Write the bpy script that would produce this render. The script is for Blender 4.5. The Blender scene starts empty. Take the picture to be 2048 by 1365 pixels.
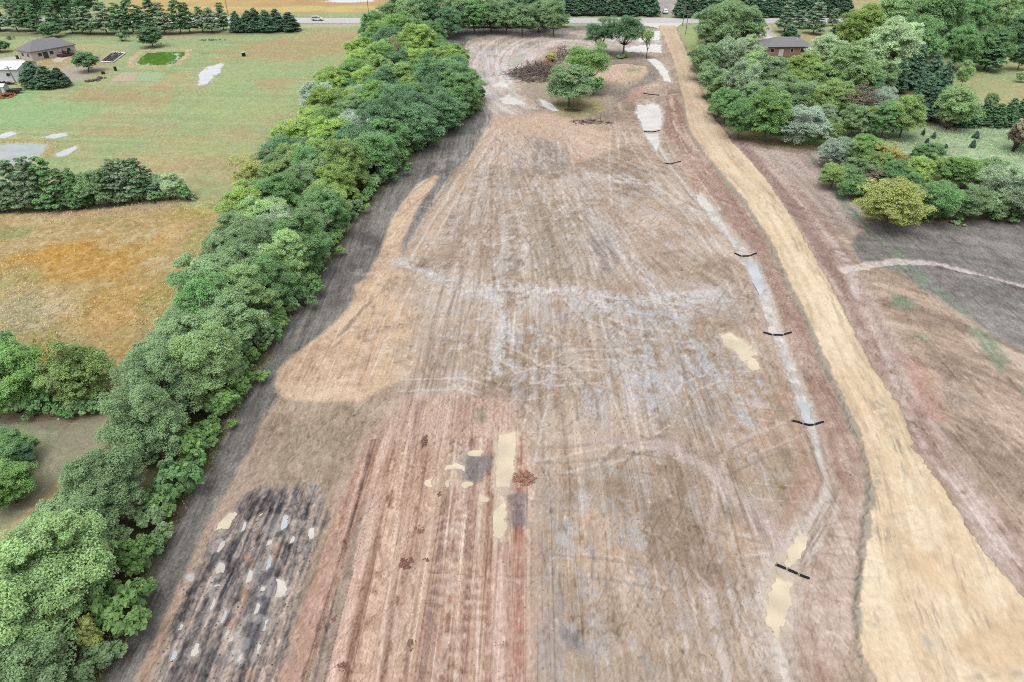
import bpy, bmesh, math, random
import numpy as np
R = math.radians
rng = np.random.default_rng(11)
random.seed(11)
sc = bpy.context.scene
COL = sc.collection

# ------------------------------------------------------------------ camera
H, TH, F = 48.0, R(34.0), 1365.3
CW, CH = 1024.0, 682.5
ST, CT = math.sin(TH), math.cos(TH)
def at(px, py, z=0.0):
    u = (px - CW) / F; v = (CH - py) / F
    dz = -ST + v * CT
    k = (z - H) / dz
    return (u * k, (CT + v * ST) * k, z)
def depth(Y, z=0.0):
    return Y * CT + (H - z) * ST
def height_at(Y, py):
    v = (CH - py) / F
    return H + Y * (-ST + v * CT) / (CT + v * ST)
def pix(X, Y, z=0.0):
    d = depth(Y, z)
    v = (Y * ST - (H - z) * CT) / d
    return CW + F * X / d, CH - F * v
cam = bpy.data.cameras.new('camera'); camo = bpy.data.objects.new('camera', cam); COL.objects.link(camo)
camo.location = (0, 0, H); camo.rotation_euler = (R(90) - TH, 0, 0)
cam.sensor_width = 36; cam.lens = 24; cam.clip_start = .5; cam.clip_end = 8000
sc.camera = camo

# ------------------------------------------------------------------ light
SUN_EL, SUN_AZ = R(68), R(205)       # soft overcast sun, behind and left of the camera
w = bpy.data.worlds.new('World'); sc.world = w; w.use_nodes = True
nt = w.node_tree; nt.nodes.clear()
sky = nt.nodes.new('ShaderNodeTexSky'); sky.sky_type = 'NISHITA'; sky.sun_disc = False
sky.sun_elevation = SUN_EL; sky.sun_rotation = SUN_AZ; sky.dust_density = 4; sky.air_density = 1.0; sky.ozone_density = 1
hs = nt.nodes.new('ShaderNodeHueSaturation'); hs.inputs['Saturation'].default_value = .13
bg = nt.nodes.new('ShaderNodeBackground'); bg.inputs['Strength'].default_value = .15
wo = nt.nodes.new('ShaderNodeOutputWorld')
nt.links.new(sky.outputs[0], hs.inputs['Color']); nt.links.new(hs.outputs[0], bg.inputs[0]); nt.links.new(bg.outputs[0], wo.inputs[0])
sl = bpy.data.lights.new('sun', 'SUN'); sl.energy = .75; sl.angle = R(70); sl.color = (1, .96, .9)
so = bpy.data.objects.new('sun', sl); COL.objects.link(so)
so.rotation_euler = (R(90) - SUN_EL, 0, -SUN_AZ + math.pi); so.location = (0, 0, 100)
sc.view_settings.view_transform = 'Standard'; sc.view_settings.look = 'None'; sc.view_settings.gamma = 1
sc.view_settings.exposure = 0.0
EXPO = 1.20
sc.view_settings.exposure = EXPO
sc.cycles.use_denoising = False; sc.cycles.filter_width = 1.0
sc.cycles.max_bounces = 5; sc.cycles.diffuse_bounces = 4; sc.cycles.glossy_bounces = 2
sc.cycles.transmission_bounces = 2; sc.cycles.transparent_max_bounces = 4

# ------------------------------------------------------------------ helpers
AL = 0.45                                  # displayed value -> real albedo
def lin(c):
    c = np.asarray(c, float) / 255.0
    return np.where(c <= .04045, c / 12.92, ((c + .055) / 1.055) ** 2.4)
def alb(c, k=1.0):
    a = lin(c) * AL * k
    return (float(a[0]), float(a[1]), float(a[2]), 1.0)
def tag(o, label=None, cat=None, group=None, kind=None):
    if label: o['label'] = label
    if cat: o['category'] = cat
    if group: o['group'] = group
    if kind: o['kind'] = kind
    return o
def empty(name, loc, rz=0.0, scale=(1, 1, 1)):
    o = bpy.data.objects.new(name, None); COL.objects.link(o)
    o.location = loc; o.rotation_euler = (0, 0, rz); o.scale = scale; o.empty_display_size = .3
    return o
def link_mesh(name, me, parent=None):
    o = bpy.data.objects.new(name, me); COL.objects.link(o)
    if parent: o.parent = parent
    return o
def np_mesh(name, V, Fq, mat=None, smooth=False):
    """V (n,3); Fq (m,k) all faces with k corners"""
    me = bpy.data.meshes.new(name)
    V = np.ascontiguousarray(V, np.float32); Fq = np.ascontiguousarray(Fq, np.int32)
    m, k = Fq.shape
    me.vertices.add(len(V)); me.vertices.foreach_set('co', V.ravel())
    me.loops.add(m * k); me.loops.foreach_set('vertex_index', Fq.ravel())
    me.polygons.add(m); me.polygons.foreach_set('loop_start', np.arange(0, m * k, k, dtype=np.int32))
    if smooth: me.polygons.foreach_set('use_smooth', np.ones(m, bool))
    me.update(calc_edges=True)
    if mat: me.materials.append(mat)
    return me
class MB:
    """collects boxes, tubes, prisms into one mesh"""
    def __init__(s): s.v = []; s.f = []
    def add(s, vs, fs):
        b = len(s.v); s.v += [tuple(p) for p in vs]; s.f += [tuple(b + i for i in f) for f in fs]
    def box(s, c, d, rz=0.0, taper=1.0):
        x, y, z = d[0] / 2, d[1] / 2, d[2] / 2; cs, sn = math.cos(rz), math.sin(rz); vs = []
        for k, sz in ((1, -z), (taper, z)):
            for a, b in ((-x, -y), (x, -y), (x, y), (-x, y)):
                a *= k; b *= k
                vs.append((c[0] + a * cs - b * sn, c[1] + a * sn + b * cs, c[2] + sz))
        s.add(vs, [(3, 2, 1, 0), (4, 5, 6, 7), (0, 1, 5, 4), (1, 2, 6, 5), (2, 3, 7, 6), (3, 0, 4, 7)])
    def tube(s, pts, rad, n=6):
        pts = [np.array(p, float) for p in pts]
        if not hasattr(rad, '__len__'): rad = [rad] * len(pts)
        vs = []
        for i, p in enumerate(pts):
            d = pts[min(i + 1, len(pts) - 1)] - pts[max(i - 1, 0)]; d /= np.linalg.norm(d) + 1e-9
            a = np.cross(d, (0, 0, 1) if abs(d[2]) < .9 else (1, 0, 0)); a /= np.linalg.norm(a); b = np.cross(d, a)
            for k in range(n):
                t = 2 * math.pi * k / n; vs.append(p + rad[i] * (math.cos(t) * a + math.sin(t) * b))
        fs = [(i * n + k, i * n + (k + 1) % n, (i + 1) * n + (k + 1) % n, (i + 1) * n + k) for i in range(len(pts) - 1) for k in range(n)]
        fs += [tuple(range(n))[::-1], tuple((len(pts) - 1) * n + k for k in range(n))]
        s.add(vs, fs)
    def prism(s, poly, z0, z1):
        n = len(poly); vs = [(x, y, z0) for x, y in poly] + [(x, y, z1) for x, y in poly]
        s.add(vs, [tuple(range(n))[::-1], tuple(range(n, 2 * n))] + [(i, (i + 1) % n, n + (i + 1) % n, n + i) for i in range(n)])
    def extrude_x(s, prof, x0, x1):
        n = len(prof); vs = [(x0, y, z) for y, z in prof] + [(x1, y, z) for y, z in prof]
        s.add(vs, [tuple(range(n)), tuple(range(n, 2 * n))[::-1]] + [(i, n + i, n + (i + 1) % n, (i + 1) % n) for i in range(n)])
    def lump(s, c, r, rnd, sq=.75):
        """irregular clod: jittered octahedron-ish solid"""
        vs = []
        for a in range(6):
            t = a * math.pi / 3 + rnd.random() * .5
            vs.append((c[0] + r * (.7 + .5 * rnd.random()) * math.cos(t), c[1] + r * (.7 + .5 * rnd.random()) * math.sin(t), c[2] + r * sq * (rnd.random() - .5) * .7))
        vs.append((c[0] + r * .3 * (rnd.random() - .5), c[1] + r * .3 * (rnd.random() - .5), c[2] + r * sq)); vs.append((c[0], c[1], c[2] - r * sq))
        s.add(vs, [(a, (a + 1) % 6, 6) for a in range(6)] + [((a + 1) % 6, a, 7) for a in range(6)])
    def mesh(s, name, mat, smooth=False):
        me = bpy.data.meshes.new(name); me.from_pydata(s.v, [], s.f); me.update()
        if mat: me.materials.append(mat)
        if smooth: me.polygons.foreach_set('use_smooth', np.ones(len(me.polygons), bool))
        return me
    def build(s, name, mat, parent=None, smooth=False):
        return link_mesh(name, s.mesh(name, mat, smooth), parent)

# ------------------------------------------------------------------ materials
def mat_new(name):
    m = bpy.data.materials.new(name); m.use_nodes = True; n = m.node_tree
    return m, n, n.nodes['Principled BSDF']
def simple(name, c, rough=.7, spec=.3, nscale=3.0, namt=.18, bump=0.0, metal=0.0, raw=False):
    m, n, b = mat_new(name)
    tc = n.nodes.new('ShaderNodeTexCoord'); ns = n.nodes.new('ShaderNodeTexNoise'); ns.inputs['Scale'].default_value = nscale; ns.inputs['Detail'].default_value = 4
    n.links.new(tc.outputs['Object'], ns.inputs['Vector'])
    mr = n.nodes.new('ShaderNodeMapRange'); mr.inputs['From Min'].default_value = .3; mr.inputs['From Max'].default_value = .7
    mr.inputs['To Min'].default_value = 1 - namt; mr.inputs['To Max'].default_value = 1 + namt
    n.links.new(ns.outputs[0], mr.inputs['Value'])
    vm = n.nodes.new('ShaderNodeVectorMath'); vm.operation = 'SCALE'
    a = c if raw else alb(c); vm.inputs[0].default_value = a[:3]
    n.links.new(mr.outputs[0], vm.inputs['Scale']); n.links.new(vm.outputs[0], b.inputs['Base Color'])
    b.inputs['Roughness'].default_value = rough; b.inputs['Specular IOR Level'].default_value = spec; b.inputs['Metallic'].default_value = metal
    if bump:
        bp = n.nodes.new('ShaderNodeBump'); bp.inputs['Strength'].default_value = bump; bp.inputs['Distance'].default_value = .05
        n.links.new(ns.outputs[0], bp.inputs['Height']); n.links.new(bp.outputs[0], b.inputs['Normal'])
    return m
def ground_material(name, scale, amt, bump, dist, stretch=(1, 1)):
    m, n, b = mat_new(name)
    at_ = n.nodes.new('ShaderNodeAttribute'); at_.attribute_name = 'soil'
    wt = n.nodes.new('ShaderNodeAttribute'); wt.attribute_name = 'wet'
    geo = n.nodes.new('ShaderNodeNewGeometry'); mp = n.nodes.new('ShaderNodeMapping'); mp.inputs['Scale'].default_value = (stretch[0], stretch[1], 1)
    n.links.new(geo.outputs['Position'], mp.inputs['Vector'])
    ns = n.nodes.new('ShaderNodeTexNoise'); ns.inputs['Scale'].default_value = scale; ns.inputs['Detail'].default_value = 5; ns.inputs['Roughness'].default_value = .65
    n.links.new(mp.outputs[0], ns.inputs['Vector'])
    mr = n.nodes.new('ShaderNodeMapRange'); mr.inputs['From Min'].default_value = .28; mr.inputs['From Max'].default_value = .72
    mr.inputs['To Min'].default_value = 1 - amt; mr.inputs['To Max'].default_value = 1 + amt; mr.clamp = False
    n.links.new(ns.outputs[0], mr.inputs['Value'])
    vm = n.nodes.new('ShaderNodeVectorMath'); vm.operation = 'SCALE'
    n.links.new(at_.outputs['Color'], vm.inputs[0]); n.links.new(mr.outputs[0], vm.inputs['Scale'])
    n.links.new(vm.outputs[0], b.inputs['Base Color'])
    rr = n.nodes.new('ShaderNodeMapRange'); rr.inputs['To Min'].default_value = .95; rr.inputs['To Max'].default_value = .4
    n.links.new(wt.outputs['Fac'], rr.inputs['Value']); n.links.new(rr.outputs[0], b.inputs['Roughness'])
    sp = n.nodes.new('ShaderNodeMapRange'); sp.inputs['To Min'].default_value = .08; sp.inputs['To Max'].default_value = .3
    n.links.new(wt.outputs['Fac'], sp.inputs['Value']); n.links.new(sp.outputs[0], b.inputs['Specular IOR Level'])
    bp = n.nodes.new('ShaderNodeBump'); bp.inputs['Strength'].default_value = bump; bp.inputs['Distance'].default_value = dist
    n.links.new(ns.outputs[0], bp.inputs['Height']); n.links.new(bp.outputs[0], b.inputs['Normal'])
    return m
M_SOIL = ground_material('soil', 3.2, .13, .4, .08, (1, .8))
M_TILL = ground_material('tilled', 3.6, .20, .6, .10)
M_GRASS = ground_material('grass', 1.6, .20, .7, .15)
M_ROADSOIL = ground_material('road_soil', 2.2, .10, .5, .05, (1, .5))
def water_mat(name, c, rough=.06, mix=.0, spec=.5):
    m, n, b = mat_new(name)
    geo = n.nodes.new('ShaderNodeNewGeometry'); ns = n.nodes.new('ShaderNodeTexNoise'); ns.inputs['Scale'].default_value = .35; ns.inputs['Detail'].default_value = 3
    n.links.new(geo.outputs['Position'], ns.inputs['Vector'])
    mr = n.nodes.new('ShaderNodeMapRange'); mr.inputs['From Min'].default_value = .3; mr.inputs['From Max'].default_value = .7; mr.inputs['To Min'].default_value = .82; mr.inputs['To Max'].default_value = 1.08
    n.links.new(ns.outputs[0], mr.inputs['Value'])
    vm = n.nodes.new('ShaderNodeVectorMath'); vm.operation = 'SCALE'; vm.inputs[0].default_value = alb(c)[:3]
    n.links.new(mr.outputs[0], vm.inputs['Scale']); n.links.new(vm.outputs[0], b.inputs['Base Color'])
    b.inputs['Roughness'].default_value = rough; b.inputs['IOR'].default_value = 1.33; b.inputs['Specular IOR Level'].default_value = spec
    n2 = n.nodes.new('ShaderNodeTexNoise'); n2.inputs['Scale'].default_value = 1.4
    n.links.new(geo.outputs['Position'], n2.inputs['Vector'])
    bp = n.nodes.new('ShaderNodeBump'); bp.inputs['Strength'].default_value = .06; bp.inputs['Distance'].default_value = .02
    n.links.new(n2.outputs[0], bp.inputs['Height']); n.links.new(bp.outputs[0], b.inputs['Normal'])
    return m

# ------------------------------------------------------------------ noise
_perm = np.random.default_rng(5).permutation(1024).astype(np.int64)
_val = np.random.default_rng(6).random(1024)
def vn(x, y, seed=0):
    xi = np.floor(x).astype(np.int64); yi = np.floor(y).astype(np.int64)
    fx = x - xi; fy = y - yi
    fx = fx * fx * (3 - 2 * fx); fy = fy * fy * (3 - 2 * fy)
    def h(a, b): return _val[(_perm[(_perm[(a + seed * 17) & 1023] + b + seed * 131) & 1023])]
    a = h(xi, yi); b = h(xi + 1, yi); c = h(xi, yi + 1); d = h(xi + 1, yi + 1)
    return (a + (b - a) * fx) * (1 - fy) + (c + (d - c) * fx) * fy
def fbm(x, y, seed=0, o=4, g=.55):
    s = 0; a = 1; t = 0
    for i in range(o):
        s = s + a * vn(x * 2 ** i + 13.7 * i, y * 2 ** i - 7.1 * i, seed + i); t += a; a *= g
    return s / t
def sstep(a, b, x):
    t = np.clip((x - a) / (b - a), 0, 1); return t * t * (3 - 2 * t)

# ------------------------------------------------------------------ the ground grid
pys = np.arange(1490, -60, -1.75)
ys_row = np.array([at(CW, p)[1] for p in pys]); NR = len(ys_row)
DU = .00136; us = np.arange(-.92, .9201, DU); NC = len(us)
dz_row = np.array([depth(y) for y in ys_row])
X = (us[None, :] * dz_row[:, None]).ravel(); Y = np.repeat(ys_row, NC)
N = len(X)
CLR = np.zeros((N, 3)); WET = np.zeros(N); Z = np.zeros(N)
ZONE = np.zeros(N, np.int8)        # 0 lawn 1 prairie 2 tilled 3 mud 4 dirt road 5 woodland floor
P = lambda pts: np.array([at(a, b)[:2] for a, b in pts])
E1 = fbm(X * .25, Y * .25, 3, 4) - .5          # edge wobble, metres-scale
E2 = fbm(X * 1.3, Y * 1.3, 9, 3) - .5
LOW = fbm(X * .03, Y * .03, 21, 4); MID = fbm(X * .13, Y * .13, 31, 4); FINE = fbm(X * .9, Y * .9, 41, 3); HI = fbm(X * 3.1, Y * 2.0, 51, 2); VHI = vn(X * 7.0, Y * 3.6, 57)
def sub(pw, m):
    lo = pw.min(0) - m; hi = pw.max(0) + m
    return np.nonzero((X > lo[0]) & (X < hi[0]) & (Y > lo[1]) & (Y < hi[1]))[0]
def seg_dist(i, a, b):
    d = b - a; L = d @ d + 1e-9
    px = X[i] - a[0]; py = Y[i] - a[1]
    t = np.clip((px * d[0] + py * d[1]) / L, 0, 1)
    return np.hypot(px - t * d[0], py - t * d[1]), t
def poly(pts, soft=.6, wob=.8, fine=.3, world=False, margin=4, sdf=False):
    """indices and 0..1 cover of a polygon with an uneven edge"""
    pw = np.array(pts) if world else P(pts)
    i = sub(pw, margin + wob * 2)
    ins = np.zeros(len(i), bool); dm = np.full(len(i), 1e9); n = len(pw)
    for k in range(n):
        a, b = pw[k], pw[(k + 1) % n]
        d, _ = seg_dist(i, a, b); dm = np.minimum(dm, d)
        c = ((a[1] > Y[i]) != (b[1] > Y[i]))
        with np.errstate(divide='ignore', invalid='ignore'):
            xx = (b[0] - a[0]) * (Y[i] - a[1]) / (b[1] - a[1] + 1e-12) + a[0]
        ins ^= c & (X[i] < xx)
    sd = np.where(ins, -dm, dm) + E1[i] * 2 * wob + E2[i] * 2 * fine
    if sdf: return i, sd
    return i, 1 - sstep(-soft, soft, sd)
def line(pts, wid, soft=.3, wob=.3, fine=.15):
    pw = P(pts); n = len(pw)
    wid = list(wid) if hasattr(wid, '__len__') else [wid] * n
    i = sub(pw, max(wid) + 2)
    best = np.full(len(i), 1e9); s = np.zeros(len(i)); acc = 0; sgn = np.zeros(len(i)); dd = np.full(len(i), 1e9)
    for k in range(n - 1):
        d, t = seg_dist(i, pw[k], pw[k + 1]); L = np.linalg.norm(pw[k + 1] - pw[k])
        ww = wid[k] + (wid[k + 1] - wid[k]) * t
        q = d - ww; m = q < best
        best = np.where(m, q, best); s = np.where(m, acc + t * L, s)
        cr = (pw[k + 1][0] - pw[k][0]) * (Y[i] - pw[k][1]) - (pw[k + 1][1] - pw[k][1]) * (X[i] - pw[k][0])
        sgn = np.where(m, np.sign(cr), sgn); dd = np.where(m, d, dd)
        acc += L
    sd = best + E1[i] * 2 * wob + E2[i] * 2 * fine
    return i, 1 - sstep(-soft, soft, sd), s, sgn * dd
def paint(i, a, c, wet=None):
    c = np.asarray(c, float); a = np.clip(a, 0, 1)
    CLR[i] = CLR[i] * (1 - a[:, None]) + (c if c.ndim == 2 else c[None, :]) * a[:, None]
    if wet is not None: WET[i] = WET[i] * (1 - a) + wet * a
def mix3(t, *cs):
    """colour ramp for t in 0..1"""
    cs = np.array(cs, float); n = len(cs) - 1; t = np.clip(t, 0, .9999) * n; k = t.astype(int); f = (t - k)[:, None]
    return cs[k] * (1 - f) + cs[k + 1] * f
def spread(t, lo=.3, hi=.7): return np.clip((t - lo) / (hi - lo), 0, 1)

exec_zones = []
# ---- 0 meadow everywhere first
t = spread(.5 * LOW + .35 * MID + .15 * FINE, .36, .64)
CLR[:] = mix3(t, (178, 158, 112), (174, 168, 118), (162, 172, 118), (152, 174, 118))
# mowing lines on the lawn
mow = spread(fbm(Y * .55 + X * .05, X * .02, 77, 2), .3, .7)
CLR += ((mow - .5) * 9)[:, None]
CLR += ((HI - .5) * 22)[:, None] + ((FINE - .5) * 26)[:, None]
def blot(cx, cy, rx, ry, c, a=.7, seed=0):
    """a soft uneven patch, radii in photo pixels along the ground"""
    p = P([(cx, cy), (cx + rx, cy), (cx, cy - ry), (cx, cy + ry)])
    ex = abs(p[1][0] - p[0][0]); ey = abs(p[2][1] - p[3][1]) / 2; c0 = p[0]
    i = np.nonzero((abs(X - c0[0]) < ex * 2) & (abs(Y - c0[1]) < ey * 2))[0]
    r = np.hypot((X[i] - c0[0]) / ex, (Y[i] - c0[1]) / ey) + (MID[i] - .5) * 1.6 + (FINE[i] - .5) * .5
    paint(i, a * (1 - sstep(.45, 1.15, r)), np.asarray(c, float) + ((HI[i] - .5) * 18)[:, None] + ((FINE[i] - .5) * 22)[:, None])
for b in [(60, 230, 140, 40, (140, 186, 122)), (20, 195, 60, 25, (128, 190, 118)), (230, 195, 130, 22, (176, 150, 106)), (560, 95, 150, 26, (178, 155, 108)),
          (330, 90, 100, 14, (160, 175, 122)), (480, 150, 90, 30, (158, 178, 118)), (480, 225, 120, 30, (160, 180, 118)), (250, 262, 80, 14, (180, 158, 112)),
          (450, 320, 70, 30, (170, 158, 108)), (330, 250, 60, 14, (168, 168, 122)), (60, 215, 200, 20, (150, 182, 122)), (540, 170, 50, 14, (182, 154, 106)),
          (120, 150, 80, 20, (172, 156, 124)), (640, 70, 60, 10, (180, 160, 112)), (120, 95, 120, 10, (180, 172, 122)),
          (470, 300, 120, 20, (165, 175, 115)), (150, 310, 60, 10, (175, 170, 118)), (330, 75, 90, 6, (176, 166, 120)), (260, 330, 90, 12, (176, 172, 116)),
          (1980, 140, 90, 40, (162, 172, 118)), (1960, 180, 70, 24, (160, 174, 118)), (1990, 200, 60, 12, (174, 170, 120)), (1920, 120, 60, 16, (158, 172, 116))]:
    blot(*b)
i, a, s, n_ = line([(360, 160), (345, 215), (370, 255), (430, 275), (480, 297)], .7, .5, .6); paint(i, a * .35, (140, 174, 118))
# garden plot, drives, yard
i, a = poly([(218, 162), (243, 146), (275, 145), (270, 162)], .4, .2); paint(i, a * .9, (196, 172, 152))
i, a = poly([(270, 162), (278, 145), (332, 146), (312, 162)], .4, .2); paint(i, a * .9, (160, 186, 140))
i, a = poly([(250, 100), (262, 88), (288, 90), (280, 100)], .4, .3); paint(i, a * .7, (140, 172, 130))
i, a = poly([(118, 135), (212, 135), (200, 142), (165, 160), (120, 165)], .5, 1.0); paint(i, a * .8, (178, 168, 158))
i, a = poly([(0, 118), (20, 114), (47, 112), (47, 122), (0, 125)], .3, .3); paint(i, a * .85, (205, 200, 192))
i, a = poly([(100, 121), (125, 112), (148, 103), (152, 108), (118, 125)], .3, .3); paint(i, a * .8, (206, 198, 190))
# highway verge and the field beyond
i, a = poly([(-400, 64), (-400, 57), (600, 50), (740, 47), (740, 52), (600, 56)], .5, .3); paint(i, a * .7, (196, 186, 160))
i, a = poly([(240, 31), (270, -10), (250, -64), (900, -64), (900, 10), (740, 25)], 3, 3)
paint(i, a, mix3(spread(.6 * fbm(Y[i] * .12, X[i] * .012, 8, 3) + .4 * MID[i], .35, .65), (190, 152, 104), (194, 160, 104), (206, 182, 112)))
i, a = poly([(1290, 30), (1312, -64), (1356, -64), (1360, 30)], 2, 2); paint(i, a, mix3(FINE[i], (150, 140, 138), (190, 182, 178)))
i, a = poly([(-400, 27), (230, 28), (250, 10), (180, -64), (-400, -64)], 2, 3); paint(i, a, mix3(MID[i], (178, 176, 110), (160, 172, 112)))

# ---- 1 golden prairie
pr = [(-500, 428), (0, 428), (150, 424), (320, 405), (440, 400), (470, 420), (430, 500), (380, 600), (320, 690), (240, 760), (150, 830), (0, 835), (-500, 840)]
i, a = poly(pr, .8, .8); ZONE[i[a > .5]] = 1
g = .45 * LOW[i] + .35 * MID[i] + .2 * FINE[i]
paint(i, a, mix3(spread(g, .36, .64), (146, 148, 104), (168, 154, 108), (178, 154, 104), (188, 168, 124)))
for b in [(190, 530, 190, 75, (190, 146, 74), .85), (240, 600, 120, 40, (186, 148, 82), .7), (120, 505, 70, 26, (196, 146, 66), .6), (300, 500, 70, 40, (188, 154, 88), .7), (400, 480, 50, 60, (160, 160, 98), .6), (40, 560, 60, 30, (158, 158, 108), .6), (150, 640, 60, 26, (160, 156, 112), .6), (90, 600, 110, 50, (186, 168, 128), .75), (60, 620, 90, 40, (202, 184, 154), .6), (220, 640, 90, 40, (196, 156, 96), .8),
          (330, 470, 60, 40, (196, 160, 98), .7), (20, 470, 50, 20, (150, 160, 104), .7), (120, 425, 220, 10, (188, 160, 124), .8), (300, 412, 80, 8, (184, 158, 124), .7), (60, 440, 90, 14, (200, 176, 134), .7),
          (20, 640, 60, 60, (150, 148, 112), .6), (380, 430, 60, 20, (178, 160, 92), .7), (330, 590, 50, 50, (160, 156, 92), .6), (230, 700, 60, 30, (186, 160, 96), .6)]:
    blot(*b)
pz = i
blot(410, 410, 45, 9, (160, 176, 116), .8)
# mown trail lower left
i, a = poly([(-500, 836), (0, 828), (160, 836), (240, 800), (250, 840), (120, 960), (-60, 1120), (-500, 1300)], .8, .8); ZONE[i[a > .5]] = 0
paint(i, a, mix3(spread(MID[i], .35, .65), (156, 150, 122), (150, 158, 120), (166, 168, 132)))
blot(70, 838, 120, 12, (152, 128, 104), .8); blot(110, 850, 60, 14, (150, 140, 120), .7); blot(60, 960, 40, 60, (176, 176, 142), .5)

# ---- 3 mud: everything from the tilled strip to the right-hand woods
mud = [(150, 1520), (200, 1365), (275, 1200), (350, 1040), (480, 810), (560, 660), (680, 480), (770, 370), (860, 275), (970, 210), (930, 150), (868, 140), (880, 60), (892, 54), (1140, 53), (1330, 49),
       (1356, 58), (1390, 130), (1412, 190), (1440, 245), (1490, 275), (1570, 295), (1660, 300), (1690, 385), (1740, 440), (1850, 446), (2048, 440), (2700, 430), (2900, 700), (2800, 1520)]
i, a = poly(mud, .7, .7); ZONE[i[a > .5]] = 3; mi = i; MA = a
G0 = np.array(at(985, 215)[:2])
ang = np.arctan2(X[i] - G0[0], G0[1] - Y[i]); rad = np.hypot(X[i] - G0[0], Y[i] - G0[1])
fan = fbm(ang * 60, rad * .04, 61, 4, .72); row = fbm((X[i] - .025 * Y[i]) * 1.1, Y[i] * .06, 71, 4, .72)
k = sstep(100, 62, Y[i]); ST_ = fan * (1 - k) + row * k
g = .24 * LOW[i] + .34 * MID[i] + .26 * ST_ + .16 * FINE[i]
paint(i, a, mix3(spread(g, .37, .63), (148, 128, 109), (167, 146, 127), (182, 161, 142), (196, 177, 160)), .15)
STREAK = np.zeros(N); STREAK[i] = ST_

# dark ploughed strip along the windbreak (and the far edge)
strip = [(150, 1520), (200, 1365), (275, 1200), (350, 1040), (480, 810), (560, 660), (680, 480), (770, 370), (860, 275), (970, 210), (930, 150), (868, 140), (880, 60), (892, 54), (1140, 53), (1330, 49), (1330, 58), (1140, 62),
         (990, 68), (935, 82), (921, 110), (928, 140), (950, 175), (985, 230), (975, 255), (940, 310), (905, 345), (860, 410), (800, 515), (760, 545), (712, 570), (700, 615), (640, 672), (575, 725), (548, 765), (558, 795), (520, 850), (480, 930), (430, 1020), (390, 1110), (330, 1230), (262, 1365), (220, 1520)]
i, a = poly(strip, .35, .35); ZONE[i[a > .5]] = 2
fur = fbm((X[i] + .02 * Y[i]) * 1.5, Y[i] * .05, 81, 3)
g = .3 * MID[i] + .3 * fur + .2 * FINE[i] + .2 * LOW[i]
paint(i, a, mix3(spread(g, .35, .65), (108, 104, 98), (127, 123, 117), (146, 142, 136)), .1)
i, a, s, n_ = line([(700, 470), (735, 478), (775, 498)], [1.4, 1.8, 1.2], 1.2, .4); paint(i, a * .6, (90, 85, 83))
blot(640, 560, 40, 60, (146, 140, 138), .5); blot(820, 300, 60, 18, (142, 138, 136), .5)
i, a, s, n_ = line([(165, 1440), (262, 1210), (345, 1040), (480, 800), (570, 650), (690, 470)], .5, .5, .5); paint(i, a * .45, (140, 124, 102))
# tan spoil thrown over the strip
TAN = (214, 184, 154)
lobe = [(548, 770), (556, 738), (592, 705), (668, 650), (698, 615), (712, 592), (708, 572), (730, 558), (752, 520), (786, 430), (832, 370), (868, 350), (880, 354), (838, 412), (808, 475), (800, 520), (850, 560), (868, 610), (900, 640), (880, 700), (800, 760), (720, 805), (620, 805), (568, 796)]
i, a = poly(lobe, .5, .3, .15); ZONE[i[a > .5]] = 3
g = .4 * MID[i] + .35 * FINE[i] + .25 * STREAK[i]
paint(i, a * sstep(880, 730, np.where(Y[i] > at(CW, 525)[1], 0, pix(X[i], Y[i])[0] + (MID[i] - .5) * 260)) * .9, mix3(spread(g, .35, .65), (190, 160, 134), TAN, (224, 198, 168)), .05)
for pts, wd in [([(655, 705), (700, 668), (760, 655), (815, 650)], .35), ([(600, 740), (640, 752), (690, 758)], .25), ([(745, 665), (790, 655), (812, 648)], .6), ([(690, 700), (720, 712), (750, 716)], .3), ([(650, 690), (690, 660), (730, 612)], .25), ([(570, 785), (600, 745), (660, 690), (745, 600)], .15), ([(712, 590), (735, 562), (752, 575), (740, 600)], .12), ([(765, 508), (792, 512)], .5), ([(880, 585), (905, 590)], .4)]:
    i, a, s, n_ = line(pts, wd * .6, .25, .4, .3); paint(i, a * .5 * sstep(.35, .6, FINE[i]), (142, 122, 108))
i, a = poly([(800, 530), (985, 255), (1010, 258), (830, 530)], .6, .4); paint(i, a * .5, (206, 178, 152))
# gateway, pale compacted soil
i, a = poly([(950, 290), (985, 235), (1060, 222), (1130, 232), (1215, 262), (1225, 300), (1140, 330), (1120, 300), (1080, 285), (1060, 275), (1040, 300), (1025, 340), (1000, 330), (960, 330)], 1, 1); paint(i, a * .75, mix3(FINE[i], (194, 164, 142), (216, 188, 164)))
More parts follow.
